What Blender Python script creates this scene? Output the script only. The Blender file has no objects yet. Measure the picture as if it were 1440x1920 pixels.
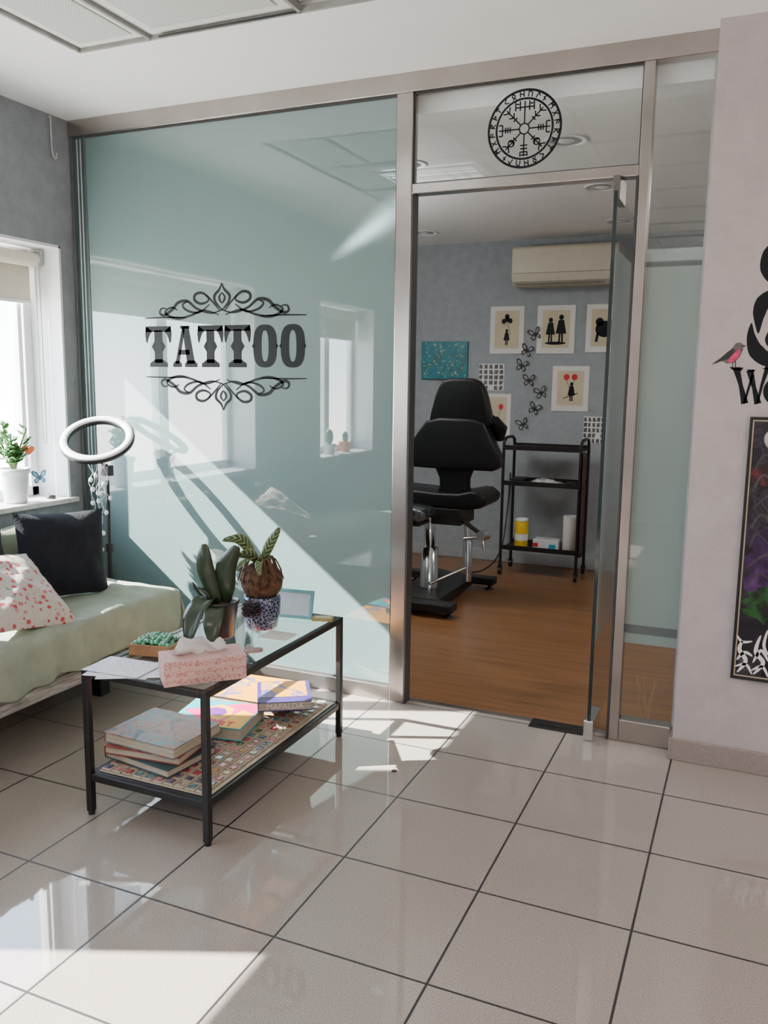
import bpy, bmesh, math, random
from mathutils import Vector, Matrix, Euler, noise
random.seed(7)
S=bpy.context.scene
COL=S.collection
pi=math.pi
# ------------------------------------------------------------------ materials
def newmat(name):
    m=bpy.data.materials.new(name); m.use_nodes=True
    nt=m.node_tree; b=nt.nodes["Principled BSDF"]
    return m,nt,b
def N(nt,t,**k):
    n=nt.nodes.new(t)
    for a,v in k.items(): setattr(n,a,v)
    return n
def mat(name,col,rough=0.5,metal=0.0,var=0.12,scale=20.0,bump=0.0,bscale=None,coat=0.0,stretch=None,spec=None,sheen=0,coatior=None,emit=0):
    m,nt,b=newmat(name)
    tc=N(nt,'ShaderNodeTexCoord'); mp=N(nt,'ShaderNodeMapping')
    nt.links.new(tc.outputs['Object'],mp.inputs['Vector'])
    if stretch: mp.inputs['Scale'].default_value=stretch
    nz=N(nt,'ShaderNodeTexNoise'); nz.inputs['Scale'].default_value=scale; nz.inputs['Detail'].default_value=4
    nt.links.new(mp.outputs[0],nz.inputs['Vector'])
    cr=N(nt,'ShaderNodeValToRGB')
    a=[max(0,c*(1-var)) for c in col]; c2=[min(1,c*(1+var)) for c in col]
    cr.color_ramp.elements[0].position=.3; cr.color_ramp.elements[1].position=.7
    cr.color_ramp.elements[0].color=(*a,1); cr.color_ramp.elements[1].color=(*c2,1)
    nt.links.new(nz.outputs['Fac'],cr.inputs[0]); nt.links.new(cr.outputs[0],b.inputs['Base Color'])
    b.inputs['Roughness'].default_value=rough; b.inputs['Metallic'].default_value=metal
    if spec is not None: b.inputs['Specular IOR Level'].default_value=spec
    if coat:
        b.inputs['Coat Weight'].default_value=coat; b.inputs['Coat Roughness'].default_value=0.012
        if coatior: b.inputs['Coat IOR'].default_value=coatior
    if sheen: b.inputs['Sheen Weight'].default_value=sheen
    if emit: b.inputs['Emission Color'].default_value=(*col,1); b.inputs['Emission Strength'].default_value=emit
    if bump:
        n2=N(nt,'ShaderNodeTexNoise'); n2.inputs['Scale'].default_value=bscale or scale*3
        nt.links.new(mp.outputs[0],n2.inputs['Vector'])
        bp=N(nt,'ShaderNodeBump'); bp.inputs['Strength'].default_value=bump; bp.inputs['Distance'].default_value=.01
        nt.links.new(n2.outputs['Fac'],bp.inputs['Height']); nt.links.new(bp.outputs[0],b.inputs['Normal'])
    return m
def M2(nt,op,a,b=None,c=None):
    n=N(nt,'ShaderNodeMath',operation=op)
    for i,x in enumerate((a,b,c)):
        if x is None: continue
        if isinstance(x,(int,float)): n.inputs[i].default_value=x
        else: nt.links.new(x,n.inputs[i])
    return n.outputs[0]
def mixc(nt,f,a,b):
    n=N(nt,'ShaderNodeMix',data_type='RGBA')
    if isinstance(f,(int,float)): n.inputs[0].default_value=f
    else: nt.links.new(f,n.inputs[0])
    for i,x in ((6,a),(7,b)):
        if isinstance(x,tuple): n.inputs[i].default_value=(*x,1)
        else: nt.links.new(x,n.inputs[i])
    return n.outputs[2]
def ramp(nt,f,stops,interp='LINEAR'):
    cr=N(nt,'ShaderNodeValToRGB'); cr.color_ramp.interpolation=interp
    e=cr.color_ramp.elements
    while len(e)<len(stops): e.new(.5)
    for i,(p,c) in enumerate(stops): e[i].position=p; e[i].color=(*c,1)
    nt.links.new(f,cr.inputs[0]); return cr.outputs[0]
def objxyz(nt):
    tc=N(nt,'ShaderNodeTexCoord'); sx=N(nt,'ShaderNodeSeparateXYZ'); nt.links.new(tc.outputs['Object'],sx.inputs[0])
    return tc.outputs['Object'],sx.outputs[0],sx.outputs[1],sx.outputs[2]
def noise_n(nt,vec,scale,detail=4,rough=.5):
    n=N(nt,'ShaderNodeTexNoise'); n.inputs['Scale'].default_value=scale; n.inputs['Detail'].default_value=detail; n.inputs['Roughness'].default_value=rough
    if vec is not None: nt.links.new(vec,n.inputs['Vector'])
    return n.outputs['Fac']
def bumpn(nt,b,h,s,d=.01):
    bp=N(nt,'ShaderNodeBump'); bp.inputs['Strength'].default_value=s; bp.inputs['Distance'].default_value=d
    nt.links.new(h,bp.inputs['Height']); nt.links.new(bp.outputs[0],b.inputs['Normal'])

def m_floor():
    m,nt,b=newmat('glossy_floor_tile'); v,x,y,z=objxyz(nt)
    def line(c,off,p,w):
        f=M2(nt,'FRACT',M2(nt,'DIVIDE',M2(nt,'SUBTRACT',c,off-40*p),p))
        d=M2(nt,'MINIMUM',f,M2(nt,'SUBTRACT',1.0,f))
        return M2(nt,'LESS_THAN',d,w/p/2)
    g=M2(nt,'MAXIMUM',line(x,-.614,.4155,.0065),line(y,1.709,.407,.0065))
    sp=noise_n(nt,v,330,3,.7); big=noise_n(nt,v,3,3)
    c=ramp(nt,sp,[(.34,(.17,.14,.12)),(.45,(.32,.275,.24)),(.55,(.36,.315,.28)),(.68,(.54,.49,.45))])
    c=mixc(nt,M2(nt,'MULTIPLY',big,.18),c,(.39,.345,.31))
    c=mixc(nt,g,c,(.018,.016,.015))
    nt.links.new(c,b.inputs['Base Color'])
    r=M2(nt,'ADD',M2(nt,'MULTIPLY',g,.5),M2(nt,'MULTIPLY',noise_n(nt,v,4,2),.04))
    nt.links.new(M2(nt,'ADD',r,.01),b.inputs['Roughness'])
    b.inputs['IOR'].default_value=1.75
    return m
def m_wood():
    m,nt,b=newmat('laminate_floor'); v,x,y,z=objxyz(nt)
    row=M2(nt,'FLOOR',M2(nt,'DIVIDE',y,.19))
    cx=N(nt,'ShaderNodeCombineXYZ'); nt.links.new(M2(nt,'ADD',M2(nt,'MULTIPLY',x,1.2),M2(nt,'MULTIPLY',row,3.7)),cx.inputs[0]); nt.links.new(M2(nt,'MULTIPLY',y,16.0),cx.inputs[1]); nt.links.new(row,cx.inputs[2])
    g=noise_n(nt,cx.outputs[0],1.6,6,.6)
    f=M2(nt,'FRACT',M2(nt,'DIVIDE',y,.19)); ln=M2(nt,'LESS_THAN',f,.015)
    c=ramp(nt,g,[(.25,(.115,.050,.018)),(.5,(.205,.095,.037)),(.75,(.28,.138,.056))])
    c=mixc(nt,M2(nt,'MULTIPLY',ln,.5),c,(.06,.028,.010))
    nt.links.new(c,b.inputs['Base Color']); b.inputs['Roughness'].default_value=.3
    return m
def m_wallpaper(name,c1,c2,bs=.25):
    m,nt,b=newmat(name); v,x,y,z=objxyz(nt)
    n1=noise_n(nt,v,14,5,.65); n2=noise_n(nt,v,90,3,.6)
    f=M2(nt,'ADD',M2(nt,'MULTIPLY',n1,.7),M2(nt,'MULTIPLY',n2,.3))
    c=ramp(nt,f,[(.38,c1),(.6,c2)]); nt.links.new(c,b.inputs['Base Color'])
    b.inputs['Roughness'].default_value=.75; bumpn(nt,b,n2,bs,.004); return m
def m_glass(name,tint,boost=0.0,rough=0.0):
    m=bpy.data.materials.new(name); m.use_nodes=True; nt=m.node_tree
    nt.nodes.clear(); o=N(nt,'ShaderNodeOutputMaterial'); t=N(nt,'ShaderNodeBsdfTransparent'); g=N(nt,'ShaderNodeBsdfGlossy'); mx=N(nt,'ShaderNodeMixShader')
    t.inputs[0].default_value=(*tint,1); g.inputs['Roughness'].default_value=rough
    lw=N(nt,'ShaderNodeLayerWeight'); lw.inputs[0].default_value=.5
    f5=M2(nt,'POWER',lw.outputs['Facing'],5.0)
    nt.links.new(M2(nt,'ADD',M2(nt,'MULTIPLY',f5,.93),.04+boost),mx.inputs[0]); nt.links.new(t.outputs[0],mx.inputs[1]); nt.links.new(g.outputs[0],mx.inputs[2]); nt.links.new(mx.outputs[0],o.inputs[0])
    return m
def m_steel():
    m,nt,b=newmat('brushed_steel'); v,x,y,z=objxyz(nt)
    n=noise_n(nt,v,6,3)
    c=ramp(nt,n,[(.3,(.38,.345,.32)),(.7,(.45,.415,.39))]); nt.links.new(c,b.inputs['Base Color'])
    b.inputs['Metallic'].default_value=.92; b.inputs['Roughness'].default_value=.25; return m
def m_striped(name,c1,c2,axis,freq,rough=.9,bs=.5,sw=.15):
    m,nt,b=newmat(name); v,x,y,z=objxyz(nt)
    a={'x':x,'y':y,'z':z}[axis]
    s=M2(nt,'SINE',M2(nt,'MULTIPLY',a,freq)); f=M2(nt,'ADD',M2(nt,'MULTIPLY',s,.5),.5)
    f2=M2(nt,'ADD',M2(nt,'MULTIPLY',f,sw),M2(nt,'MULTIPLY',noise_n(nt,v,12),1-sw))
    nt.links.new(ramp(nt,f2,[(.2,c1),(.8,c2)]),b.inputs['Base Color']); b.inputs['Roughness'].default_value=rough
    n3=noise_n(nt,v,14,4,.6)
    bumpn(nt,b,M2(nt,'ADD',M2(nt,'MULTIPLY',f,.05),n3),bs,.014); return m
def m_voro(name,base,stops,scale,thr=.28,rough=.85):
    m,nt,b=newmat(name); v,x,y,z=objxyz(nt)
    vo=N(nt,'ShaderNodeTexVoronoi'); vo.inputs['Scale'].default_value=scale; nt.links.new(v,vo.inputs['Vector'])
    hs=N(nt,'ShaderNodeSeparateColor'); nt.links.new(vo.outputs['Color'],hs.inputs[0])
    c=ramp(nt,hs.outputs[0],stops,'CONSTANT')
    n=noise_n(nt,v,scale*3); d=M2(nt,'ADD',vo.outputs['Distance'],M2(nt,'MULTIPLY',n,.25))
    k=M2(nt,'LESS_THAN',d,thr+.12)
    n2=noise_n(nt,v,scale*2.2,2); ln=M2(nt,'LESS_THAN',M2(nt,'ABSOLUTE',M2(nt,'SUBTRACT',n2,.5)),.012)
    base2=mixc(nt,ln,base,(.30,.36,.22))
    nt.links.new(mixc(nt,k,base2,c),b.inputs['Base Color']); b.inputs['Roughness'].default_value=rough; return m
def m_crackle(name,cell,line,scale):
    m,nt,b=newmat(name); v,x,y,z=objxyz(nt)
    vo=N(nt,'ShaderNodeTexVoronoi',feature='DISTANCE_TO_EDGE'); vo.inputs['Scale'].default_value=scale; nt.links.new(v,vo.inputs['Vector'])
    nt.links.new(mixc(nt,M2(nt,'LESS_THAN',vo.outputs['Distance'],.07),cell,line),b.inputs['Base Color']); b.inputs['Roughness'].default_value=.2; return m
def m_leafstripe():
    m,nt,b=newmat('calathea_leaf'); tc=N(nt,'ShaderNodeTexCoord'); sx=N(nt,'ShaderNodeSeparateXYZ'); nt.links.new(tc.outputs['UV'],sx.inputs[0])
    u=M2(nt,'ABSOLUTE',M2(nt,'SUBTRACT',sx.outputs[0],.5))
    s=M2(nt,'SINE',M2(nt,'MULTIPLY',M2(nt,'SUBTRACT',M2(nt,'MULTIPLY',sx.outputs[1],8.0),M2(nt,'MULTIPLY',u,2.5)),6.28))
    k=M2(nt,'GREATER_THAN',s,-.1); k2=M2(nt,'MULTIPLY',k,M2(nt,'LESS_THAN',u,.42))
    nt.links.new(mixc(nt,k2,(.18,.24,.09),(.022,.042,.014)),b.inputs['Base Color']); b.inputs['Roughness'].default_value=.4; return m
def m_art(name,seedoff,stops,scale=6,dist=1.5):
    m,nt,b=newmat(name); v,x,y,z=objxyz(nt)
    mp=N(nt,'ShaderNodeMapping'); mp.inputs['Location'].default_value=(seedoff,seedoff*.7,0); nt.links.new(v,mp.inputs[0])
    n=N(nt,'ShaderNodeTexNoise'); n.inputs['Scale'].default_value=scale; n.inputs['Detail'].default_value=5; n.inputs['Distortion'].default_value=dist; nt.links.new(mp.outputs[0],n.inputs['Vector'])
    nt.links.new(ramp(nt,n.outputs['Fac'],stops),b.inputs['Base Color']); b.inputs['Roughness'].default_value=.35; return m
def m_perf():
    m,nt,b=newmat('perforated_panel'); v,x,y,z=objxyz(nt)
    def dd(a): 
        f=M2(nt,'SUBTRACT',M2(nt,'FRACT',M2(nt,'MULTIPLY',a,80.0)),.5); return M2(nt,'MULTIPLY',f,f)
    k=M2(nt,'LESS_THAN',M2(nt,'ADD',dd(x),dd(y)),.06)
    nt.links.new(mixc(nt,k,(.60,.62,.59),(.30,.32,.30)),b.inputs['Base Color']); b.inputs['Roughness'].default_value=.8; return m

MT={}
MT['floor']=m_floor(); MT['wood']=m_wood()
MT['wall_l']=m_wallpaper('grey_wallpaper',(.22,.245,.265),(.275,.30,.32))
MT['wall_r']=m_wallpaper('lilac_wallpaper',(.42,.37,.37),(.465,.415,.415),.15)
MT['wall_in']=m_wallpaper('blue_grey_wallpaper',(.28,.31,.33),(.335,.365,.385))
MT['ceil']=mat('white_plaster',(.91,.91,.905),.8,var=.015,scale=4)
MT['white']=mat('white_paint',(.84,.85,.86),.5,var=.03)
MT['perf']=m_perf(); MT['grid']=mat('ceiling_panel_white',(.72,.74,.72),.6,var=.03)
MT['steel']=m_steel()
MT['film']=mat('frosted_teal_glass',(.145,.225,.222),.5,var=.03,scale=1.5,coat=1.0,spec=.3,coatior=2.0)
MT['glass']=m_glass('clear_glass',(.93,.97,.96),.03); MT['glasstop']=m_glass('table_glass',(.93,.98,.96),.03); MT['winglass']=m_glass('window_glass',(.98,.99,.99))
MT['glassedge']=mat('dark_glass_edge',(.006,.018,.018),.1,var=.1,coat=.3)
MT['band']=mat('frosted_band',(.25,.31,.295),.35,var=.04,scale=2,coat=.8)
MT['bandline']=mat('frosted_band_line',(.10,.12,.12),.4,var=.05)
MT['black']=mat('black_metal',(.012,.011,.011),.42,var=.2,scale=40,spec=.4)
MT['blackgloss']=mat('black_vinyl',(.005,.005,.006),.42,var=.2,scale=30,bump=.1,bscale=120,spec=.3)
MT['decal']=mat('black_vinyl_decal',(.005,.007,.009),.5,var=.05,spec=.2)
MT['chrome']=mat('polished_chrome',(.72,.72,.73),.14,metal=1,var=.03)
MT['stone']=mat('marble_sill',(.62,.60,.58),.3,var=.15,scale=30)
MT['base_r']=mat('stone_baseboard',(.28,.235,.21),.35,var=.1,scale=120)
MT['trimgrey']=mat('grey_trim',(.34,.35,.36),.5,var=.03)
MT['darkmetal']=mat('dark_steel_fitting',(.16,.15,.14),.35,metal=.8,var=.05)
MT['blind']=mat('cream_blind',(.70,.66,.54),.8,var=.03,scale=60)
MT['cover']=m_striped('pale_sage_cotton',(.22,.255,.20),(.33,.37,.295),'y',620,.9,.55)
MT['whitewash']=mat('whitewashed_wood',(.27,.255,.24),.7,var=.65,scale=5,stretch=(2,2,18),bump=.4)
MT['navy']=mat('black_cotton',(.005,.007,.014),.95,var=.25,scale=60,bump=.3,bscale=200,sheen=.05)
MT['greyp']=mat('charcoal_cotton',(.03,.03,.035),.95,var=.2,scale=60)
MT['berry']=m_voro('berry_print_cotton',(.52,.47,.43),[(0,(.46,.07,.09)),(.45,(.50,.22,.21)),(.6,(.46,.05,.06)),(.8,(.20,.30,.24)),(.88,(.52,.14,.16))],34,.33)
MT['wood2']=mat('varnished_box_wood',(.24,.12,.045),.4,var=.3,scale=6,stretch=(1,12,1))
MT['bead']=mat('green_glass_bead',(.08,.32,.18),.08,var=.6,scale=22,coat=1)
MT['leaf']=mat('dark_orchid_leaf',(.018,.034,.010),.35,var=.35,scale=15,coat=.2)
MT['leafg']=mat('jade_leaf',(.05,.17,.03),.4,var=.3)
MT['cala']=m_leafstripe()
MT['soil']=mat('bark_soil',(.07,.04,.025),.95,var=.5,scale=60,bump=.8)
MT['coir']=mat('coir_ball',(.10,.045,.022),.95,var=.7,scale=50,bump=1,bscale=70)
MT['potblue']=m_crackle('blue_mosaic_glaze',(.010,.018,.075),(.30,.32,.38),85)
MT['potdark']=mat('dark_plastic_pot',(.03,.026,.024),.3,var=.3)
MT['potwhite']=mat('white_ceramic',(.70,.71,.72),.25,var=.04,coat=.4)
MT['pine']=mat('pine_cone',(.04,.028,.038),.7,var=.5,scale=60)
MT['tissue']=mat('white_tissue',(.72,.69,.69),.9,var=.03)
MT['page']=mat('page_edges',(.42,.37,.29),.8,var=.3,scale=4,stretch=(1,1,200))
MT['cream']=mat('cream_paper',(.62,.54,.37),.7,var=.06,scale=8)
MT['paperw']=mat('white_card',(.78,.76,.72),.7,var=.03)
MT['red']=mat('red_print',(.6,.02,.03),.6); MT['orange']=mat('orange_felt',(.75,.18,.05),.7)
MT['yellow']=mat('yellow_plastic',(.75,.50,.02),.4); MT['blue']=mat('blue_print',(.05,.35,.55),.5)
MT['teal']=m_art('blossom_canvas',3,[(.40,(.012,.15,.20)),(.6,(.025,.22,.26))],20,.6)
MT['ring']=mat('white_diffuser',(.84,.86,.87),.45,var=.02)
MT['silver']=mat('silver_reflector',(.75,.75,.75),.2,metal=.9,var=.05)
MT['acw']=mat('ac_ivory_plastic',(.58,.53,.42),.45,var=.03)
MT['brown']=mat('brown_cloth',(.07,.04,.03),.9)
MT['wrap']=mat('plastic_wrap',(.06,.065,.07),.12,var=.8,scale=25,bump=1,bscale=30,coat=1)
MT['rail']=mat('cable_white',(.50,.50,.50),.5)
MT['tube']=mat('fluorescent_tube',(.9,.95,1.0),.4,var=.01,emit=9)  # glow added so the luminaire shows in the glass reflection
def m_scribble():
    m,nt,b=newmat('pink_scribbled_card'); v,x,y,z=objxyz(nt)
    w=N(nt,'ShaderNodeTexWave'); w.bands_direction='Z'; w.inputs['Scale'].default_value=12; w.inputs['Distortion'].default_value=7; w.inputs['Detail'].default_value=2; w.inputs['Detail Scale'].default_value=9
    nt.links.new(v,w.inputs['Vector']); k=M2(nt,'GREATER_THAN',w.outputs['Fac'],.92)
    nt.links.new(mixc(nt,k,(.58,.37,.34),(.42,.13,.12)),b.inputs['Base Color']); b.inputs['Roughness'].default_value=.7; return m
MT['pink']=m_scribble()
def m_sheet():
    m,nt,b=newmat('printed_sheet'); v,x,y,z=objxyz(nt)
    f=M2(nt,'LESS_THAN',M2(nt,'FRACT',M2(nt,'MULTIPLY',y,80.0)),.35)
    k=M2(nt,'MULTIPLY',f,M2(nt,'GREATER_THAN',noise_n(nt,v,90),.47))
    nt.links.new(mixc(nt,M2(nt,'MULTIPLY',k,.6),(.74,.74,.77),(.25,.25,.28)),b.inputs['Base Color']); b.inputs['Roughness'].default_value=.8; return m
MT['sheet']=m_sheet()
MT['fantasy']=m_art('dark_poster_art',1.3,[(.30,(.004,.003,.006)),(.45,(.010,.008,.015)),(.52,(.035,.025,.045)),(.58,(.012,.009,.012)),(.68,(.09,.08,.09))],7,2)
MT['purple']=m_art('violet_art',2,[(.3,(.010,.006,.02)),(.55,(.05,.015,.08)),(.7,(.12,.045,.17))],9,1.5)
MT['greenart']=m_art('green_art',5,[(.4,(.006,.010,.006)),(.55,(.015,.10,.02)),(.7,(.01,.03,.01))],12,1.5)
MT['redart']=m_art('red_art',4,[(.45,(.02,.01,.01)),(.6,(.22,.015,.03)),(.7,(.02,.01,.015))],12,1.5)
bookart={}
bookart['a']=m_art('painted_cover',1,[(.35,(.03,.07,.10)),(.48,(.30,.14,.09)),(.55,(.08,.17,.20)),(.68,(.30,.04,.02))],11,1)
bookart['y']=m_art('yellow_cover',2,[(.4,(.70,.30,.001)),(.54,(.68,.29,.002)),(.58,(.03,.06,.32)),(.66,(.66,.36,.04))],9,.5)
bookart['g']=mat('green_book_cloth',(.03,.06,.06),.6); bookart['r']=mat('red_brown_book_cloth',(.24,.04,.03),.6)
bookart['v']=mat('violet_book_cover',(.045,.02,.16),.4,var=.3); bookart['teal']=mat('teal_book_cover',(.004,.28,.33),.4); bookart['pk']=mat('magenta_print',(.62,.01,.16),.4)
bookart['yy']=mat('yellow_print',(.74,.38,.003),.4); bookart['pp']=mat('purple_print',(.15,.01,.24),.4)
# ------------------------------------------------------------------ mesh builder
class MB:
    def __init__(s): s.v=[];s.f=[];s.m=[];s.sm=[];s.uv=[]
    def add(s,vs,fs,mi=0,sm=False,M=None,uv=None):
        o=len(s.v)
        for p in vs:
            p=Vector(p); s.v.append(M@p if M else p)
        for i,f in enumerate(fs):
            s.f.append([o+k for k in f]); s.m.append(mi); s.sm.append(sm); s.uv.append([uv[k] for k in f] if uv else None)
        return s
    def box(s,a,b,mi=0,M=None):
        x0,y0,z0=a;x1,y1,z1=b
        vs=[(x0,y0,z0),(x1,y0,z0),(x1,y1,z0),(x0,y1,z0),(x0,y0,z1),(x1,y0,z1),(x1,y1,z1),(x0,y1,z1)]
        return s.add(vs,[(3,2,1,0),(4,5,6,7),(0,1,5,4),(1,2,6,5),(2,3,7,6),(3,0,4,7)],mi,False,M)
    def tube(s,pts,r,n=10,mi=0,M=None,closed=False):
        pts=[Vector(p) for p in pts]; L=len(pts); vs=[];fs=[]
        rs=r if isinstance(r,(list,tuple)) else [r]*L
        up=None
        for i,p in enumerate(pts):
            if closed: t=(pts[(i+1)%L]-pts[i-1])
            else: t=(pts[min(i+1,L-1)]-pts[max(i-1,0)])
            if t.length<1e-9: t=Vector((0,0,1))
            t.normalize()
            if up is None: up=t.orthogonal().normalized()
            else:
                up=(up-t*up.dot(t)); up=up.normalized() if up.length>1e-6 else t.orthogonal().normalized()
            w=t.cross(up)
            for k in range(n):
                a=2*pi*k/n; vs.append(p+(up*math.cos(a)+w*math.sin(a))*rs[i])
        for i in range(L if closed else L-1):
            j=(i+1)%L
            for k in range(n):
                k2=(k+1)%n; fs.append((i*n+k,i*n+k2,j*n+k2,j*n+k))
        s.add(vs,fs,mi,True,M)
        if not closed:
            s.add(vs[:n],[tuple(range(n))[::-1]],mi,False,M); s.add(vs[-n:],[tuple(range(n))],mi,False,M)
        return s
    def lathe(s,c,prof,n=28,mi=0,M=None,caps=True):
        c=Vector(c); vs=[];fs=[];L=len(prof)
        for r,z in prof:
            for k in range(n):
                a=2*pi*k/n; vs.append(c+Vector((r*math.cos(a),r*math.sin(a),z)))
        for i in range(L-1):
            for k in range(n):
                k2=(k+1)%n; fs.append((i*n+k,i*n+k2,(i+1)*n+k2,(i+1)*n+k))
        s.add(vs,fs,mi,True,M)
        if caps:
            s.add(vs[:n],[tuple(range(n))[::-1]],mi,False,M); s.add(vs[-n:],[tuple(range(n))],mi,False,M)
        return s
    def sphere(s,c,r,mi=0,M=None,n=12,sc=(1,1,1)):
        c=Vector(c);vs=[];fs=[];h=n//2
        for i in range(h+1):
            p=pi*i/h
            for k in range(n):
                a=2*pi*k/n; vs.append(c+Vector((r*sc[0]*math.sin(p)*math.cos(a),r*sc[1]*math.sin(p)*math.sin(a),r*sc[2]*math.cos(p))))
        for i in range(h):
            for k in range(n):
                k2=(k+1)%n; fs.append((i*n+k,(i+1)*n+k,(i+1)*n+k2,i*n+k2))
        return s.add(vs,fs,mi,True,M)
    def prism(s,poly,y0,y1,mi=0,M=None):
        n=len(poly)
        vs=[(p[0],y0,p[1]) for p in poly]+[(p[0],y1,p[1]) for p in poly]
        fs=[tuple(range(n)),tuple(range(2*n-1,n-1,-1))]+[(i,i+n,(i+1)%n+n,(i+1)%n) for i in range(n)]
        return s.add(vs,fs,mi,False,M)
    def flat(s,poly,y,mi=0,M=None):
        return s.add([(p[0],y,p[1]) for p in poly],[tuple(range(len(poly)))],mi,False,M)
    def stroke(s,pts,w,y,mi=0,M=None,closed=False):
        P=[Vector((p[0],p[1])) for p in pts]; L=len(P); vs=[];fs=[]
        ws=w if isinstance(w,(list,tuple)) else [w]*L
        for i in range(L):
            t=(P[(i+1)%L]-P[i-1]) if closed else (P[min(i+1,L-1)]-P[max(i-1,0)])
            if t.length<1e-9: t=Vector((1,0))
            t.normalize(); nn=Vector((-t.y,t.x))
            a=P[i]+nn*ws[i]/2; b=P[i]-nn*ws[i]/2
            vs+= [(a.x,y,a.y),(b.x,y,b.y)]
        for i in range(L if closed else L-1):
            j=(i+1)%L; fs.append((2*i,2*i+1,2*j+1,2*j))
        return s.add(vs,fs,mi,False,M)
    def leaf(s,pts,width,side,mi=0,fold=.25,n=10,M=None):
        pts=[Vector(p) for p in pts]; sd=Vector(side).normalized(); vs=[];fs=[];uv=[]
        C=spline3(pts,n)
        L=len(C)
        for i,p in enumerate(C):
            t=i/(L-1); w=width*.5*(math.sin(pi*min(1,t*.93+.03))**.7)
            tg=(C[min(i+1,L-1)]-C[max(i-1,0)]).normalized(); nn=tg.cross(sd).normalized()
            for k in (-1,-.5,0,.5,1):
                vs.append(p+sd*w*k+nn*abs(k)*w*fold+nn*.06*w*math.sin(t*14+k*3)); uv.append((k*.5+.5,t))
        for i in range(L-1):
            for k in range(4):
                a=i*5+k; fs.append((a,a+1,a+6,a+5))
        return s.add(vs,fs,mi,True,M,uv)
    def text(s,body,size,M,mi=0,sx=1.0,ext=0.0,off=0.0):
        cu=bpy.data.curves.new('t','FONT'); cu.body=body; cu.size=size; cu.align_x='CENTER'; cu.align_y='CENTER'; cu.extrude=ext; cu.resolution_u=3; cu.offset=off
        o=bpy.data.objects.new('t',cu); COL.objects.link(o)
        dg=bpy.context.evaluated_depsgraph_get(); me=bpy.data.meshes.new_from_object(o.evaluated_get(dg))
        vs=[(v.co.x*sx,v.co.y,v.co.z) for v in me.vertices]; fs=[tuple(p.vertices) for p in me.polygons]
        s.add(vs,fs,mi,False,M)
        bpy.data.objects.remove(o); bpy.data.curves.remove(cu); bpy.data.meshes.remove(me); return s
    def obj(s,name,mats,bevel=0,seg=2,sub=0,solid=0,origin=None):
        if not isinstance(mats,(list,tuple)): mats=[mats]
        lo=Vector([min(v[i] for v in s.v) for i in range(3)]); hi=Vector([max(v[i] for v in s.v) for i in range(3)])
        og=Vector(origin) if origin else Vector(((lo.x+hi.x)/2,(lo.y+hi.y)/2,lo.z))
        me=bpy.data.meshes.new(name); me.from_pydata([tuple(v-og) for v in s.v],[],s.f)
        for m in mats: me.materials.append(m)
        for p,mi,sm in zip(me.polygons,s.m,s.sm): p.material_index=mi; p.use_smooth=sm
        if any(s.uv):
            ul=me.uv_layers.new(name='UVMap')
            for p,u in zip(me.polygons,s.uv):
                if u:
                    for li,c in zip(p.loop_indices,u): ul.data[li].uv=c
        me.update()
        o=bpy.data.objects.new(name,me); o.location=og; COL.objects.link(o)
        if solid:
            md=o.modifiers.new('s','SOLIDIFY'); md.thickness=solid; md.offset=0
        if bevel:
            md=o.modifiers.new('b','BEVEL'); md.width=bevel; md.segments=seg; md.limit_method='ANGLE'; md.angle_limit=math.radians(40)
            if seg>2:
                for p in me.polygons: p.use_smooth=True
        if sub:
            md=o.modifiers.new('ss','SUBSURF'); md.levels=sub; md.render_levels=sub
        return o
def spline3(pts,n=10):
    out=[];L=len(pts)
    for i in range(L-1):
        p0=pts[max(i-1,0)];p1=pts[i];p2=pts[i+1];p3=pts[min(i+2,L-1)]
        for k in range(n):
            t=k/n; out.append(.5*((2*p1)+(p2-p0)*t+(2*p0-5*p1+4*p2-p3)*t*t+(3*p1-p0-3*p2+p3)*t**3))
    out.append(pts[-1]); return out
def sp2(pts,n=8): return [tuple(p) for p in spline3([Vector(p) for p in pts],n)]
def struct(o): o["kind"]="structure"; return o
def thing(o,label,cat,group=None):
    o["label"]=label; o["category"]=cat
    if group: o["group"]=group
    return o
def assemble(name,base,parts,label,cat,group=None):
    e=bpy.data.objects.new(name,None); e.empty_display_size=.05; e.location=base; COL.objects.link(e)
    for p in parts: child(p,e)
    return thing(e,label,cat,group)
def child(p,par):
    p.parent=par
    w=Vector((0,0,0)); q=par
    while q is not None: w+=q.location; q=q.parent
    p.location=Vector(p.location)-w
    return p
def frameM(o,xd,zd):
    x=Vector(xd).normalized(); z=Vector(zd); z=(z-x*z.dot(x)).normalized(); y=z.cross(x)
    m=Matrix((x,y,z)).transposed().to_4x4(); m.translation=Vector(o); return m
XZ=Matrix(((1,0,0,0),(0,0,-1,0),(0,1,0,0),(0,0,0,1)))
# ------------------------------------------------------------------ room shell
GY=3.345; CZ=2.62; XL=-3.12; XR=2.4; YB=-2.4; IY=6.5; IZ=2.48
struct(MB().box((XL-.25,YB-.2,-.1),(XR+.2,3.385,0)).obj('floor',MT['floor'],origin=(0,0,0)))
struct(MB().box((XL-.25,3.385,-.1),(XR+.2,IY+.2,-.001)).obj('floor_treatment_room',MT['wood'],origin=(0,0,0)))
cb=MB()
cx0,cx1,cy0,cy1=-2.44,1.9,-1.8,2.685
cb.box((XL-.25,cy1,CZ),(XR+.2,3.4,CZ+.15)).box((XL-.25,YB-.2,CZ),(cx0,cy1,CZ+.15)).box((cx1,YB-.2,CZ),(XR+.2,cy1,CZ+.15)).box((cx0,YB-.2,CZ),(cx1,cy0,CZ+.15))
cb.box((cx0,cy0,CZ+.06),(cx1,cy1,CZ+.15),1)
struct(cb.obj('ceiling',[MT['ceil'],MT['grid']]))
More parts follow.
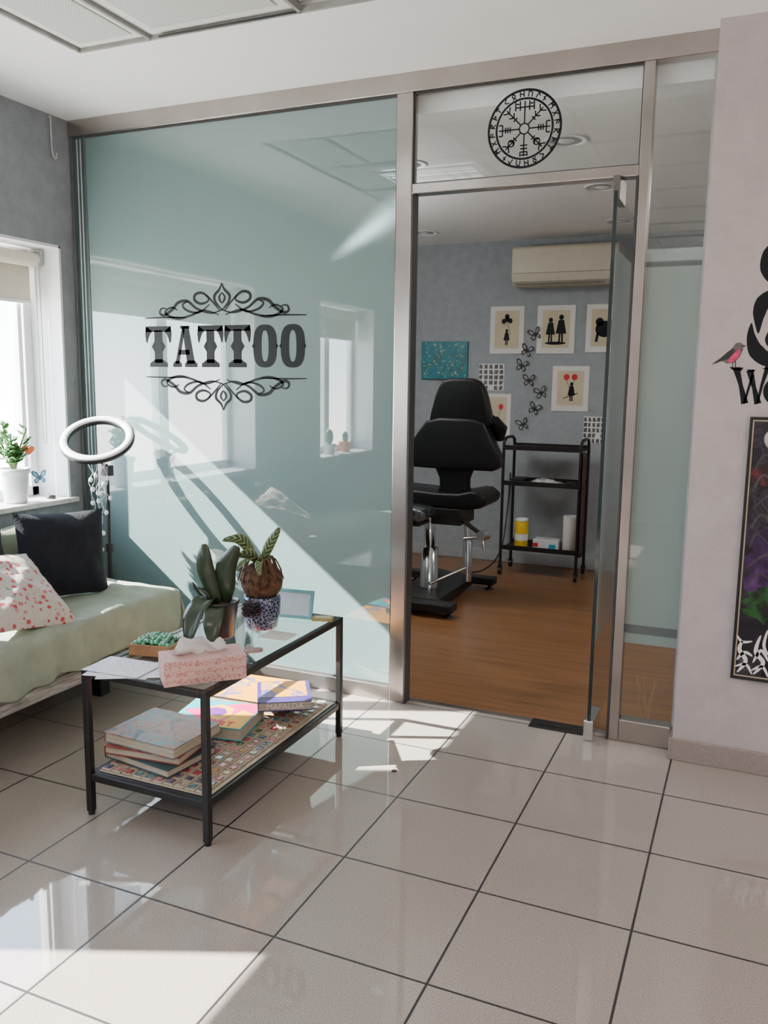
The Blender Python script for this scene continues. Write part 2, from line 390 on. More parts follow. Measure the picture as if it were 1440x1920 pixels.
g=MB(); xs=[-2.44,-2.11]+[-2.11+.62*i for i in range(1,7)]+[1.9]; ys=[2.685-.6*i for i in range(0,8)]
for i in range(len(xs)-1):
    for j in range(len(ys)-1):
        if ys[j]<-1.7: continue
        x0,x1,y1,y0=xs[i],xs[i+1],ys[j],max(ys[j+1],cy0)
        e=.006; t=.055 if x1-x0>.5 else .045
        zz=CZ+.012
        tilt=.014 if (i==2 and j==0) else 0
        g.box((x0+e,y0+e,zz+tilt),(x1-e,y1-e-(.012 if tilt else 0),zz+.03))
        g.box((x0+t,y0+t,zz-.004+tilt),(x1-t,y1-t,zz+.001+tilt),1)
struct(g.obj('ceiling_panels',[MT['grid'],MT['perf']],bevel=.003,seg=1))
tg=MB()
for x in xs: tg.box((x-.006,cy0,CZ-.001),(x+.006,cy1,CZ+.02))
for y in ys:
    if y>cy0: tg.box((cx0,y-.006,CZ-.001),(cx1,y+.006,CZ+.02))
struct(tg.obj('trim_1',mat('grid_rail',(.30,.30,.28),.5)))
struct(MB().box((-2.06,2.666,CZ-.0015),(-1.50,2.680,CZ+.0)).obj('trim_13',MT['black']))  # black strip stands in for the shaded gap at a dropped tile
W1=(1.70,3.25); W2=(-.25,.77); W_added=(-2.1,-.8); SZ=.815; TZ=2.03  # last opening is an unseen window, added to let in more sun
wl=MB(); x0,x1=XL-.25,XL
def col(ya,yb,za,zb): wl.box((x0,ya,za),(x1,yb,zb))
col(YB-.2,3.385,0,SZ-.02); col(YB-.2,3.385,TZ,CZ+.1); col(YB-.2,W_added[0],SZ-.02,TZ); col(W_added[1],W2[0],SZ-.02,TZ); col(W2[1],W1[0],SZ-.02,TZ); col(W1[1],3.385,SZ-.02,TZ)
struct(wl.obj('wall_left',MT['wall_l'],origin=(0,0,0)))
rv=MB()
for (a,b) in (W1,W2,W_added):
    rv.box((x0,b-.012,SZ),(x1+.001,b+.001,TZ)).box((x0,a-.001,SZ),(x1+.001,a+.012,TZ)).box((x0,a,TZ-.012),(x1+.001,b,TZ+.001))
struct(rv.obj('trim_2',MT['white']))
sl=MB()
for (a,b) in (W1,W2,W_added): sl.box((x0,a-.03,SZ-.025),(x1+.03,b+.03,SZ))
struct(sl.obj('trim_3',MT['stone'],bevel=.004))
k=4
for (a,b) in (W1,W2,W_added):
    f=MB(); X=XL-.215
    def fb(ya,yb,za,zb,t=.045): f.box((X-t/2,ya,za),(X+t/2,yb,zb))
    fb(a+.012,a+.06,SZ,TZ); fb(b-.06,b-.012,SZ,TZ); fb(a,b,SZ,SZ+.05); fb(a,b,TZ-.06,TZ-.012)
    mid=(a+b)/2 if b-a<1.4 else 2.42
    fb(mid-.03,mid+.03,SZ,TZ)
    for q in (b-.105,mid+.045): f.box((X-.03,q-.0,SZ+.05),(X+.03,q+.025,TZ-.06))
    w=f.obj('window_%d'%k,MT['white'],bevel=.004); struct(w)
    pg_=MB(); pg_.add([(X,a+.06,SZ+.05),(X,b-.06,SZ+.05),(X,b-.06,TZ-.06),(X,a+.06,TZ-.06)],[(0,1,2,3)])
    child(pg_.obj('glass_pane',MT['winglass']),w); k+=1
    if a<-1: continue
    bl=MB()
    bl.tube([(XL-.13,a+.03,1.965),(XL-.13,b-.03,1.965)],.035,16,0)
    bl.box((XL-.166,a+.04,1.77),(XL-.163,b-.04,1.965),0)
    r1=bl.obj('fabric',MT['blind'])
    br=MB().box((XL-.172,a+.04,1.758),(XL-.157,b-.04,1.775)).obj('bottom_bar',MT['white'],bevel=.003)
    hd=MB().box((XL-.17,a+.02,1.94),(XL-.09,a+.035,2.01)).obj('bracket',MT['trimgrey'],bevel=.003)
    hd2=MB().box((XL-.17,b-.035,1.94),(XL-.09,b-.02,2.01)).obj('bracket',MT['trimgrey'],bevel=.003)
    ch=MB().tube(spline3([Vector(p) for p in ((XL-.09,b-.05,1.95),(XL-.09,b-.05,1.2),(XL-.10,b-.05,1.08),(XL-.115,b-.05,1.2),(XL-.115,b-.05,1.95))],6),.003,6).obj('cord',MT['rail'])
    assemble('roller_blind',(XL-.13,(a+b)/2,1.75),[r1,br,hd,hd2,ch],'cream fabric roller blind half lowered over a window','window blind')
struct(MB().box((-.20,3.246,0),(XR+.2,3.40,CZ+.1)).obj('wall_front',MT['wall_r'],origin=(0,0,0)))
struct(MB().box((XR,YB-.2,0),(XR+.2,3.246,CZ+.1)).obj('wall_right',MT['wall_r'],origin=(0,0,0)))
struct(MB().box((XL-.25,YB-.2,0),(XR,YB,CZ+.1)).obj('wall_back',MT['wall_r'],origin=(0,0,0)))
struct(MB().box((-.202,3.234,0),(XR,3.246,.085)).obj('baseboard_front',MT['base_r'],bevel=.003))
struct(MB().box((-.212,3.234,0),(-.20,3.385,.085)).obj('baseboard_return',MT['base_r'],bevel=.003))
struct(MB().box((XL-.25,IY,0),(1.2,IY+.15,CZ+.1)).obj('wall_treatment_back',MT['wall_in'],origin=(0,0,0)))
struct(MB().box((XL-.25,3.385,0),(XL,IY,CZ+.1)).obj('wall_treatment_left',MT['wall_in'],origin=(0,0,0)))
struct(MB().box((.9,3.40,0),(1.05,IY,CZ+.1)).obj('wall_treatment_right',MT['wall_in'],origin=(0,0,0)))
struct(MB().box((XL-.25,3.40,IZ),(1.2,IY+.15,IZ+.2)).obj('ceiling_treatment_room',MT['ceil'],origin=(0,0,0)))
struct(MB().box((XL,IY-.014,0),(.9,IY,.09)).obj('baseboard_treatment_room',MT['trimgrey'],bevel=.003))
# ------------------------------------------------------------------ steel frame + glazing
Y0,Y1=3.325,3.385
def fr(n,a,b): return struct(MB().box(a,b).obj('trim_%d'%n,MT['steel'],bevel=.004))
fr(4,(XL,Y0,2.545),(-.20,Y1,2.62)); fr(5,(-1.405,Y0,0),(-1.335,Y1,2.545)); fr(6,(-1.335,Y0,2.155),(-.45,Y1,2.195))
fr(7,(-.45,Y0,0),(-.41,Y1,2.545)); fr(8,(XL,Y0,0),(-1.405,Y1,.07)); fr(9,(-.41,Y0,0),(-.213,Y1,.09))
struct(MB().box((-.213,Y0+.01,.09),(-.2,Y1,2.545)).obj('trim_10',MT['trimgrey']))
struct(MB().box((-1.335,3.37,-.002),(-.45,3.40,.004)).obj('trim_11',MT['steel']))
gk=mat('dark_gasket',(.04,.04,.04),.5)
struct(MB().box((-3.03,GY-.006,2.537),(-1.405,GY,2.545)).box((-1.411,GY-.006,.07),(-1.405,GY,2.537)).box((-3.03,GY-.006,.07),(-1.411,GY,.075)).obj('trim_14',gk))
struct(MB().box((-1.335,GY-.006,2.538),(-.45,GY,2.545)).box((-1.335,GY-.006,2.195),(-.45,GY,2.20)).box((-1.335,GY-.006,2.2),(-1.330,GY,2.538)).box((-.455,GY-.006,2.2),(-.45,GY,2.538)).obj('trim_15',gk))
struct(MB().box((-1.336,Y0-.002,0),(-1.328,Y1,2.155)).box((-.457,Y0-.002,0),(-.449,Y1,2.155)).obj('trim_16',gk))
w=struct(MB().box((-3.03,GY,.07),(-1.405,GY+.01,2.545)).obj('window_1',MT['film'],origin=(-2.2,GY,0)))
s1=struct(MB().box((XL,GY+.004,.07),(-3.03,GY+.012,2.545)).obj('window_1_edge_strip',mat('dark_teal_glass',(.07,.12,.12),.15,var=.05,coat=1)))
struct(MB().box((-3.115,GY-.012,.07),(-3.10,GY+.004,2.545)).box((-3.035,GY-.004,.07),(-3.028,GY+.004,2.545)).obj('trim_12',mat('grey_gasket',(.10,.12,.12),.5)))
def pane(x0,x1,z0,z1,y): 
    b=MB(); b.add([(x0,y,z0),(x1,y,z0),(x1,y,z1),(x0,y,z1)],[(0,1,2,3)]); return b
struct(pane(-1.335,-.45,2.195,2.545,GY+.004).obj('window_2',MT['glass']))
w3=struct(pane(-.41,-.213,.09,2.545,GY+.004).obj('window_3',MT['glass']))
child(MB().box((-.41,GY+.010,.40),(-.213,GY+.012,1.90)).box((-.41,GY+.009,.440),(-.213,GY+.010,.475),1).box((-.41,GY+.009,1.835),(-.213,GY+.010,1.855),1).obj('frosted_film',[MT['band'],MT['bandline']]),w3)
dd=bpy.data.objects.new('door_1',None); dd.location=(-.52,3.32,0); COL.objects.link(dd); struct(dd)
gl=MB(); gl.add([(-.52,3.285,.012),(-.52,4.08,.012),(-.52,4.08,2.10),(-.52,3.285,2.10)],[(0,1,2,3)])
child(gl.obj('glass_leaf',MT['glass']),dd)
child(MB().box((-.5265,3.281,.012),(-.5135,3.287,2.10)).box((-.5265,4.077,.012),(-.5135,4.083,2.10)).obj('glass_edge',MT['glassedge']),dd)
child(MB().box((-.5135,3.30,.40),(-.5125,4.07,1.9)).box((-.5140,3.30,.44),(-.5135,4.07,.475),1).obj('frosted_film',[MT['band'],MT['bandline']]),dd)
child(MB().box((-.54,3.27,.0),(-.50,3.44,.085)).obj('floor_hinge',MT['chrome'],bevel=.006),dd)
child(MB().box((-.533,3.285,2.07),(-.507,3.44,2.155)).obj('top_hinge',MT['darkmetal'],bevel=.003),dd)
thing(MB().box((-.77,3.315,0),(-.545,3.40,.006)).box((-.74,3.34,.006),(-.60,3.372,.009)).obj('door_closer_plate',MT['black'],bevel=.002),'black metal door closer plate set in the doorway floor','door closer')
thing(MB().tube([(-3.065,3.33,2.53),(-3.065,3.332,1.0),(-3.055,3.332,.98),(-3.045,3.332,1.0),(-3.045,3.33,2.53)],.003,6).obj('bead_cord',MT['rail']),'thin beaded cord hanging beside the frosted glass panel','cord')
# ------------------------------------------------------------------ TATTOO decal
DY=GY-.0008
d=MB()
def letter(kind,x,w,z,h):
    M=Matrix.Translation((x,0,z))@Matrix.Diagonal((w,1,h,1))
    if kind=='T':
        d.flat([(.0,.86),(1,.86),(1,1),(0,1)],DY,0,M)
        for sgn in (0,1):
            q=[(0,1),(-.03,.80),(.0,.62),(.05,.58),(.10,.70),(.16,.80),(.26,.88)]
            if sgn: q=[(1-a,b) for a,b in q][::-1]
            d.flat(q,DY,0,M)
        d.flat([(.34,.9),(.34,.1),(.66,.1),(.66,.9)],DY,0,M)
        d.flat([(.35,.64),(.22,.50),(.35,.36)],DY,0,M); d.flat([(.65,.64),(.65,.36),(.78,.50)],DY,0,M)
        d.flat([(.14,0),(.86,0),(.86,.09),(.64,.19),(.36,.19),(.14,.09)],DY,0,M)
    if kind=='A':
        d.flat([(.08,.08),(.25,.08),(.52,.90),(.42,1)],DY,0,M)
        d.flat([(.40,1),(.68,1),(.94,.08),(.60,.08)],DY,0,M)
        d.flat([(.22,.30),(.72,.30),(.70,.42),(.26,.42)],DY,0,M)
        d.flat([(-.02,0),(.36,0),(.36,.08),(.26,.15),(.08,.15),(-.02,.08)],DY,0,M)
        d.flat([(.50,0),(1.04,0),(1.04,.08),(.92,.16),(.62,.16),(.50,.08)],DY,0,M)
        d.flat([(.32,.93),(.72,.93),(.72,1),(.32,1)],DY,0,M)
    if kind=='O':
        n=36
        def sup(rx,rz,e):
            out=[]
            for k in range(n):
                a=2*pi*k/n; c,s_=math.cos(a),math.sin(a)
                out.append((.5+rx*math.copysign(abs(c)**e,c),.5+rz*math.copysign(abs(s_)**e,s_)))
            return out
        o=sup(.47,.50,.72); i=sup(.14,.36,.8)
        vs=[(p[0],DY,p[1]) for p in o]+[(p[0],DY,p[1]) for p in i]
        d.add(vs,[(k,(k+1)%n,n+(k+1)%n,n+k) for k in range(n)],0,False,M)
        d.flat([(.06,.58),(-.03,.5),(.06,.42)],DY,0,M); d.flat([(.94,.58),(.94,.42),(1.03,.5)],DY,0,M)
X=-2.70
for kch,wd in (('T',.15),('A',.135),('T',.14),('T',.14),('O',.135),('O',.135)):
    letter(kch,X,wd*.97,1.462,.19); X+=wd+.0075
cxm=-2.265
for vs_ in (1,-1):
    zb=1.69 if vs_==1 else 1.415
    def tr(px,pz): return (px*.00288,zb+vs_*pz*.00215)
    for hs in (1,-1):
        def q(pts,w,closed=False):
            P=sp2(pts,8); L=len(P)
            P=[(cxm+hs*tr(a,b)[0],tr(a,b)[1]) for a,b in P]
            ws=[.0048+w*1.5*math.sin(pi*i/(L-1)) for i in range(L)]
            d.stroke(P,ws,DY)
        q([(152,0),(110,1),(72,0)],.002)
        q([(4,12),(20,34),(36,50),(50,48),(52,36),(40,28),(26,34),(28,46)],.006)
        q([(0,14),(22,8),(48,18),(66,34),(84,32),(96,18),(112,6),(121,10),(118,20),(108,20)],.007)
        q([(6,4),(34,14),(60,4),(84,-2),(104,4),(110,14),(98,22),(86,16)],.005)
        q([(24,26),(44,10),(66,14),(76,26),(66,34)],.004)
        q([(0,70),(5,56),(14,44),(12,30),(0,14)],.006)
        q([(0,50),(5,42),(4,34),(0,28)],.004)
thing(d.obj('wall_lettering',MT['decal']),'black western-style TATTOO lettering with scroll ornaments on frosted glass','window lettering')
d=MB(); CX,CZ2,R=-.885,2.365,.143
def ringp(r,n=64): return [(CX+r*math.cos(2*pi*k/n),CZ2+r*math.sin(2*pi*k/n)) for k in range(n)]
d.stroke(ringp(R-.003),.009,DY,closed=True); d.stroke(ringp(R-.034),.008,DY,closed=True); d.stroke(ringp(.019,32),.005,DY,closed=True)
runes=[[[(0,0),(0,2)],[(0,2),(1,1.4)],[(0,1.3),(1,.7)]],[[(0,0),(0,2)],[(0,2),(1,1.5)],[(1,1.5),(1,0)]],[[(0,0),(0,2)],[(0,1.6),(.9,1.1)],[(.9,1.1),(0,.6)]],[[(0,0),(0,2)],[(-.5,1.4),(.5,.8)]],[[(1,0),(0,1)],[(0,1),(1,2)]],[[(0,0),(1,2)],[(1,0),(0,2)]],[[(0,0),(0,2)],[(1,0),(1,2)],[(0,1.3),(1,.7)]],[[(0,0),(0,2)],[(0,2),(1,1.6)],[(1,1.6),(0,1)],[(0,1),(1,0)]],[[(0,0),(.3,2)],[(.3,2),(1,1)]],[[(0,0),(0,2)],[(-.6,1.5),(0,2)],[(0,2),(.6,1.5)]],[[(0,0),(0,2)],[(0,2),(1,1)],[(1,1),(1,2)],[(1,2),(0,1)],[(1,1),(1,0)]],[[(.5,.6),(0,1.2)],[(0,1.2),(.5,2)],[(.5,2),(1,1.2)],[(1,1.2),(.5,.6)],[(.5,.6),(0,0)],[(.5,.6),(1,0)]]]
for k in range(24):
    a=2*pi*k/24+.1; er=(math.cos(a),math.sin(a)); et=(math.sin(a),-math.cos(a))
    for sgm in runes[(k*5)%12]:
        P=[]
        for (u,v) in sgm:
            rr=R-.028+v*.0105; tt=(u-.5)*.014
            P.append((CX+er[0]*rr+et[0]*tt,CZ2+er[1]*rr+et[1]*tt))
        d.stroke(P,.0045,DY)
for k in range(8):
    a=2*pi*k/8+pi/2; er=(math.cos(a),math.sin(a)); et=(-math.sin(a),math.cos(a))
    def L(pts,w=.0052): d.stroke([(CX+er[0]*r+et[0]*t,CZ2+er[1]*r+et[1]*t) for r,t in pts],w,DY)
    L([(.019,0),(.10,0)])
    if k==0:
        L([(.078,-.036),(.078,.036)])
        for t in (-.036,-.018,.018,.036): L([(.066,t),(.1,t)])
        for t in (-.027,.027): L([(.09,t-.006),(.09,t+.006)])
    elif k in (2,6):
        for r in (.055,.064,.073): L([(r,-.011),(r,.011)])
        L([(.085,-.02),(.085,.02)]); L([(.085,-.02),(.1,-.02)]); L([(.085,.02),(.1,.02)])
    elif k==4:
        for r in (.06,.072,.084): L([(r,-.014),(r,.014)])
        L([(.095,-.012),(.095,.012)]); L([(.084,-.014),(.1,-.014)]); L([(.084,.014),(.1,.014)])
    else:
        L([(.072,-.014),(.06,0)]); L([(.06,0),(.072,.014)]); L([(.085,0),(.1,-.018)]); L([(.085,0),(.1,.018)]); L([(.05,-.01),(.05,.01)])
        if k in (3,5): d.stroke([(CX+er[0]*(.07)+.012*math.cos(b*pi/6),CZ2+er[1]*.07+.012*math.sin(b*pi/6)) for b in range(12)],.005,DY,closed=True)
thing(d.obj('compass_decal',MT['decal']),'black round runic compass decal on the glass above the door','window decal')
# ------------------------------------------------------------------ downlights
def downlight(x,y,z,grp):
    a=MB().lathe((x,y,z),[(.095,-.006),(.097,-.001),(.075,.0),(.07,-.004),(.095,-.006)],32,caps=False).obj('rim',MT['white'])
    b=MB().lathe((x,y,z),[(.075,-.004),(.066,-.003),(.04,-.0015)],32,caps=False).obj('reflector',MT['silver'])
    c=MB().lathe((x,y,z),[(.04,-.004),(.02,-.010)],16).obj('bulb',MT['ring'])
    assemble('downlight',(x,y,z),[a,b,c],'round recessed downlight with chrome reflector in the ceiling','ceiling light',grp)
for x,y in ((-.86,3.98),(-.86,4.94),(-.91,5.98),(-2.29,5.97),(-1.68,4.12)): downlight(x,y,IZ,'treatment room downlights')
downlight(-2.87,1.70,CZ,'reception downlights')
lv=MB().box((-2.09,1.50,2.604),(-1.50,2.08,2.66)).obj('housing',MT['grid'])
tbs=[MB().tube([(-2.06,1.58+.14*i,2.600),(-1.53,1.58+.14*i,2.600)],.014,10).obj('tube_lamp',MT['tube']) for i in range(4)]
lg=MB()
for i in range(7): lg.box((-2.07+i*.092,1.52,2.575),(-2.062+i*.092,2.06,2.588))
for i in range(7): lg.box((-2.07,1.52+i*.089,2.575),(-1.51,1.528+i*.089,2.588))
assemble('ceiling_luminaire',(-1.8,1.79,2.6),[lv,lg.obj('louvre',MT['silver'])]+tbs,'square white louvred fluorescent luminaire in the panel ceiling','ceiling light')
# ------------------------------------------------------------------ sofa
SX=-2.35; SE=3.08; SS=1.0; STOP=.465
cv=MB(); ny=150; prof=[(SX+.016,.295),(SX+.020,.335),(SX+.016,.375),(SX+.013,.415),(SX+.008,.450),(SX-.008,STOP),(SX-.06,STOP+.001),(SX-.14,STOP),(SX-.2,STOP),(SX-.28,STOP),(SX-.35,STOP),(SX-.43,STOP),(SX-.5,STOP),(SX-.62,STOP),(SX-.74,STOP)]
np_=len(prof); vs=[];fs=[]
def ridge(px,py,x0,y0,dx,dy,w,h,ln):
    L=math.hypot(dx,dy); ux,uy=dx/L,dy/L; rx,ry=px-x0,py-y0
    s_=rx*ux+ry*uy; t_=-rx*uy+ry*ux
    return h*math.exp(-(t_/w)**2)*math.exp(-((s_-ln/2)/(ln*.55))**2)
RG=[(-2.38,2.98,-.5,-.10,.020,.026,.45),(-2.36,2.86,-.4,.12,.018,.020,.4),(-2.40,2.75,-.3,.3,.02,.016,.4),(-2.36,2.62,-.2,.3,.022,.014,.3),(-2.36,2.5,-.3,-.1,.018,.012,.25),(-2.36,2.2,-.3,.15,.02,.014,.3),(-2.5,3.02,-.4,.0,.016,.018,.4),(-2.6,2.9,-.3,.2,.016,.02,.3)]
for i in range(ny+1):
    y=SS+(SE-SS)*i/ny
    for k_,(px,pz) in enumerate(prof):
        n1=noise.noise(Vector((px*5,y*7,pz*3))); n2=noise.noise(Vector((px*11+y*6,y*4,4)))
        dz=.010*n1+.012*n2
        dx=(.020*noise.noise(Vector((3,y*10,pz*3)))+.012*math.sin(y*34+3*noise.noise(Vector((y*3,0,1)))))*(1-k_/6)*(.5+.5*(1-k_/5)) if k_<6 else 0
        if k_==0: dz+=.06*noise.noise(Vector((8,y*3,1)))-.012*abs(math.sin(y*17))
        if k_>3:
            for r_ in RG: dz+=ridge(px,y,*r_)
        e=max(0,(y-(SE-.02))/.02); dz-=.006*e*e*(1 if k_>4 else .2)
        vs.append((px+dx,y,pz+dz))
for i in range(ny):
    for k_ in range(np_-1):
        a=i*np_+k_; fs.append((a,a+1,a+np_+1,a+np_))
cv.add(vs,fs,0,True)
vs2=[];fs2=[];NF=14
for j in range(NF+1):
    t=j/NF
    for k_ in range(np_):
        p=vs[ny*np_+k_]; zt=p[2]; zb=.24+.03*math.sin(k_*1.3)
        vs2.append((p[0]+(.025*math.sin(t*3) if k_<5 else 0),SE+.018*math.sin(k_*1.9+t*2)*t*.6+.006,zt+(min(zb,zt)-zt)*t))
for j in range(NF):
    for k_ in range(np_-1):
        a=j*np_+k_; fs2.append((a,a+np_,a+np_+1,a+1))
cv.add(vs2,fs2,0,True)
cover=cv.obj('seat_cover',MT['cover'],sub=1,solid=.006,origin=(0,0,0))
mt_=MB().box((-3.09,SS+.02,.31),(SX-.02,SE-.02,STOP-.02)).obj('mattress',mat('mattress_foam',(.5,.48,.42),.9),bevel=.03,seg=4)
fb=MB().box((SX-.03,SS,.215),(SX-.005,SE-.01,.275)).box((SX-.03,SS,.28),(SX-.005,SE-.01,.335)).box((-3.09,SE-.035,.215),(SX-.03,SE-.01,.33)).box((-3.09,SS,.25),(SX-.03,SE-.035,.305))
frm=fb.obj('wooden_frame',MT['whitewash'],bevel=.004)
lg=[]
for yy in (SS+.1,2.85):
    for xx in (-2.98,SX-.26): lg.append(MB().box((xx-.03,yy-.03,0),(xx+.03,yy+.03,.25)).obj('leg',MT['black'],bevel=.005))
bk=MB(); vs=[];fs=[];P=[(-2.92,.47),(-2.905,.55),(-2.91,.65),(-2.93,.715),(-2.97,.74),(-3.03,.74),(-3.08,.72),(-3.10,.6),(-3.10,.45)]
nn=60
for i in range(nn+1):
    y=SS+(SE-.02-SS)*i/nn; e=max(0,(y-(SE-.08))/.06)
    for (a,b) in P:
        dn=.016*noise.noise(Vector((a*8,y*6,b*8))); vs.append((a+dn-(0.03*e*e if a>-2.95 else 0),y,b+dn*1.5-.03*e*e*(b>.6)))
L9=len(P)
for i in range(nn):
    for k_ in range(L9-1): a=i*L9+k_; fs.append((a,a+1,a+L9+1,a+L9))
bk.add(vs,fs,0,True); bk.add(vs[-L9:],[tuple(range(L9))],0,False)
back=bk.obj('backrest',m_striped('dark_sage_cotton',(.10,.12,.07),(.17,.19,.12),'y',500),origin=(0,0,0))
assemble('sofa',(-2.75,2.1,0),[cover,mt_,frm,back]+lg,'low daybed sofa with wrinkled pale sage throw on whitewashed frame','sofa')
def pillow(name,M,w,h,t,m,label,seed=0,cat='cushion'):
    b=MB();n=22
    for sg in (1,-1):
        vs=[];fs=[]
        for i in range(n+1):
            for j in range(n+1):
                u=-1+2*i/n; v=-1+2*j/n
                th=((1-abs(u)**2.4)*(1-abs(v)**2.4))**.5
                sx_=1-.06*(1-abs(v)**2)*abs(u); sz_=1-.06*(1-abs(u)**2)*abs(v)
                wr=noise.noise(Vector((u*2.5+seed,v*2.5,sg)))*.018*th+noise.noise(Vector((u*6+seed,v*6,sg)))*.010*th
                vs.append((u*w/2*sx_,sg*(-(t/2)*th)+(-wr if sg==1 else wr),v*h/2*sz_))
        for i in range(n):
            for j in range(n):
                a=i*(n+1)+j; q=(a,a+n+1,a+n+2,a+1); fs.append(q if sg==1 else q[::-1])
        b.add(vs,fs,0,True,M)
    o=b.obj(name,m); return thing(o,label,cat)
pillow('cushion',frameM((-2.685,2.735,.655),(.34,.93,-.04),(-.16,.05,1)),.40,.375,.13,MT['navy'],'plain black square cotton cushion leaning on the sofa back',1)
pillow('cushion',frameM((-2.55,2.32,.60),(0.06,1,-.16),(-.80,-.05,.60)),.42,.42,.10,MT['berry'],'white cushion with red berry print lying on the sofa seat',5)
pillow('cushion',frameM((-2.82,2.36,.675),(.05,1,-.02),(-.2,.0,1)),.38,.37,.10,MT['greyp'],'charcoal grey cushion behind the berry print cushion',9)
# ------------------------------------------------------------------ ring lamp
rc=Vector((-2.82,3.12,1.125)); Rr=.150
nrm=Vector((.35,-.70,1.15)).normalized(); ax=nrm.cross(Vector((0,0,1))).normalized(); ay=nrm.cross(ax).normalized()
n=56
def ringsec(sec,m,name):
    vs=[];fs=[];q=len(sec)
    for k in range(n):
        a=2*pi*k/n; er=ax*math.cos(a)+ay*math.sin(a)
        for (r,h) in sec: vs.append(rc+er*(Rr+r)+nrm*h)
    for k in range(n):
        for s_ in range(q):
            fs.append((k*q+s_,k*q+(s_+1)%q,((k+1)%n)*q+(s_+1)%q,((k+1)%n)*q+s_))
    b=MB(); b.add(vs,fs,0,True); return b.obj(name,m)
r_a=ringsec([(-.020,-.016),(-.021,.003),(.021,.003),(.020,-.016)],MT['black'],'housing')
r_b=ringsec([(-.018,.002),(-.015,.009),(0,.012),(.015,.009),(.018,.002)],MT['ring'],'diffuser')
px,py=-2.785,3.14
pole=MB().tube([(px,py,.12),(px,py,.60),(px,py,.61),(px,py,1.0)],[.012,.012,.009,.009]).obj('pole',MT['black'])
c1=MB().tube([(px,py,.585),(px,py,.625)],.018).obj('clamp',MT['black']); c2=MB().box((px-.025,py-.018,.95),(px+.025,py+.018,1.0)).obj('clamp',MT['black'],bevel=.003)
pr=[r_a,r_b,pole,c1,c2]
for a in (.3,2.4,4.5):
    ex=px+.16*math.cos(a); ey=py+.13*math.sin(a)
    pr.append(MB().tube([(px,py,.16),(ex,ey,.008)],.008).obj('leg',MT['black']))
bot=min([rc+(ax*math.cos(2*pi*k/16)+ay*math.sin(2*pi*k/16))*Rr for k in range(16)],key=lambda p:p.z)
bk_=MB().tube([bot,(px,py,1.0)],.006).obj('bracket',MT['black']); pr.append(bk_)
assemble('ring_lamp',(px,py,0),pr,'white ring light on a black tripod stand by the glass partition','lamp')
fl=MB(); random.seed(3); bulbs=[]
strands=[(-.05,.20),(-.035,.30),(-.01,.15),(.01,.34),(.025,.24),(.045,.17),(.0,.42)]
yb=3.10
top=[]
for (ox,ln) in strands:
    x0=px-.005+ox; z0=1.03
    P=[Vector((x0+.010*math.sin(i*1.3+ox*40),yb-.012+.006*math.cos(i*2.1),z0-ln*i/9)) for i in range(10)]
    fl.tube(spline3(P,3),.0016,5); top.append(P[0])
    for i in (4,9) : bulbs.append(P[i]+Vector((.006,0,-.008)))
fl.tube(spline3(top,6),.0018,5)
parts=[fl.obj('wire',MT['rail'])]
bm_=mat('frosted_bulb',(.75,.76,.76),.3)
for p in bulbs: parts.append(MB().sphere(p,.010,n=8,sc=(1,1,1.25)).obj('bulb',bm_))
assemble('string_lights',(px,yb,.6),parts,'string of small white bulbs draped from the ring light','fairy lights')
# ------------------------------------------------------------------ coffee table
TX0,TX1,TY0,TY1,TH=-1.90,-1.425,1.99,2.905,.49
parts=[]; w=.022
for (x,y) in ((TX0,TY0),(TX1-w,TY0),(TX0,TY1-w),(TX1-w,TY1-w)):
    lgm=MB().box((x,y,.012),(x+w,y+w,TH)).tube([(x+w/2,y+w/2,0),(x+w/2,y+w/2,.014)],.011,12).obj('leg',MT['black'],bevel=.002); parts.append(lgm)
fr_=MB().box((TX0+w,TY0,TH-.022),(TX1-w,TY0+w,TH)).box((TX0+w,TY1-w,TH-.022),(TX1-w,TY1,TH)).box((TX0,TY0+w,TH-.022),(TX0+w,TY1-w,TH)).box((TX1-w,TY0+w,TH-.022),(TX1,TY1-w,TH))
parts.append(fr_.obj('top_frame',MT['black'],bevel=.002))
gt=MB(); gt.add([(TX0+w,TY0+w,TH-.002),(TX1-w,TY0+w,TH-.002),(TX1-w,TY1-w,TH-.002),(TX0+w,TY1-w,TH-.002)],[(0,1,2,3)])
parts.append(gt.obj('glass_top',MT['glasstop']))
sh=MB().box((TX0+.004,TY0+w,.118),(TX1-.004,TY1-w,.142)).box((TX0+w,TY0+.002,.118),(TX1-w,TY0+w,.142)).box((TX0+w,TY1-w,.118),(TX1-w,TY1-.002,.142)).obj('shelf',MT['black'],bevel=.003); parts.append(sh)
assemble('coffee_table',((TX0+TX1)/2,(TY0+TY1)/2,0),parts,'black metal coffee table with glass top and lower shelf','table')
TT=TH+.0005
random.seed(11); mm=MB(); cols=[(.34,.05,.07),(.10,.20,.22),(.42,.24,.12),(.30,.12,.14),(.44,.20,.20),(.12,.17,.09),(.40,.33,.25),(.12,.10,.17)]
mats=[mat('mosaic_colour',c,.22,var=.8,scale=110,coat=.6) for c in cols]+[mat('mosaic_cream',(.40,.34,.25),.4)]
mm.box((TX0+.03,TY0+.03,.1425),(TX1-.02,TY1-.03,.146),8)
px_=.041; nx=10; nyy=20
for i in range(nx):
    for j in range(nyy):
        x=TX0+.034+i*px_+random.uniform(-.001,.001); y=TY0+.036+j*px_; z=.146
        mm.box((x,y,z),(x+.036,y+.036,z+.006),8); mm.box((x+.006,y+.006,z+.006),(x+.030,y+.030,z+.009),random.randrange(8))
thing(mm.obj('mosaic_mat',mats,bevel=.0012,seg=1),'mat of small cream-edged colourful squares on the table shelf','mat')
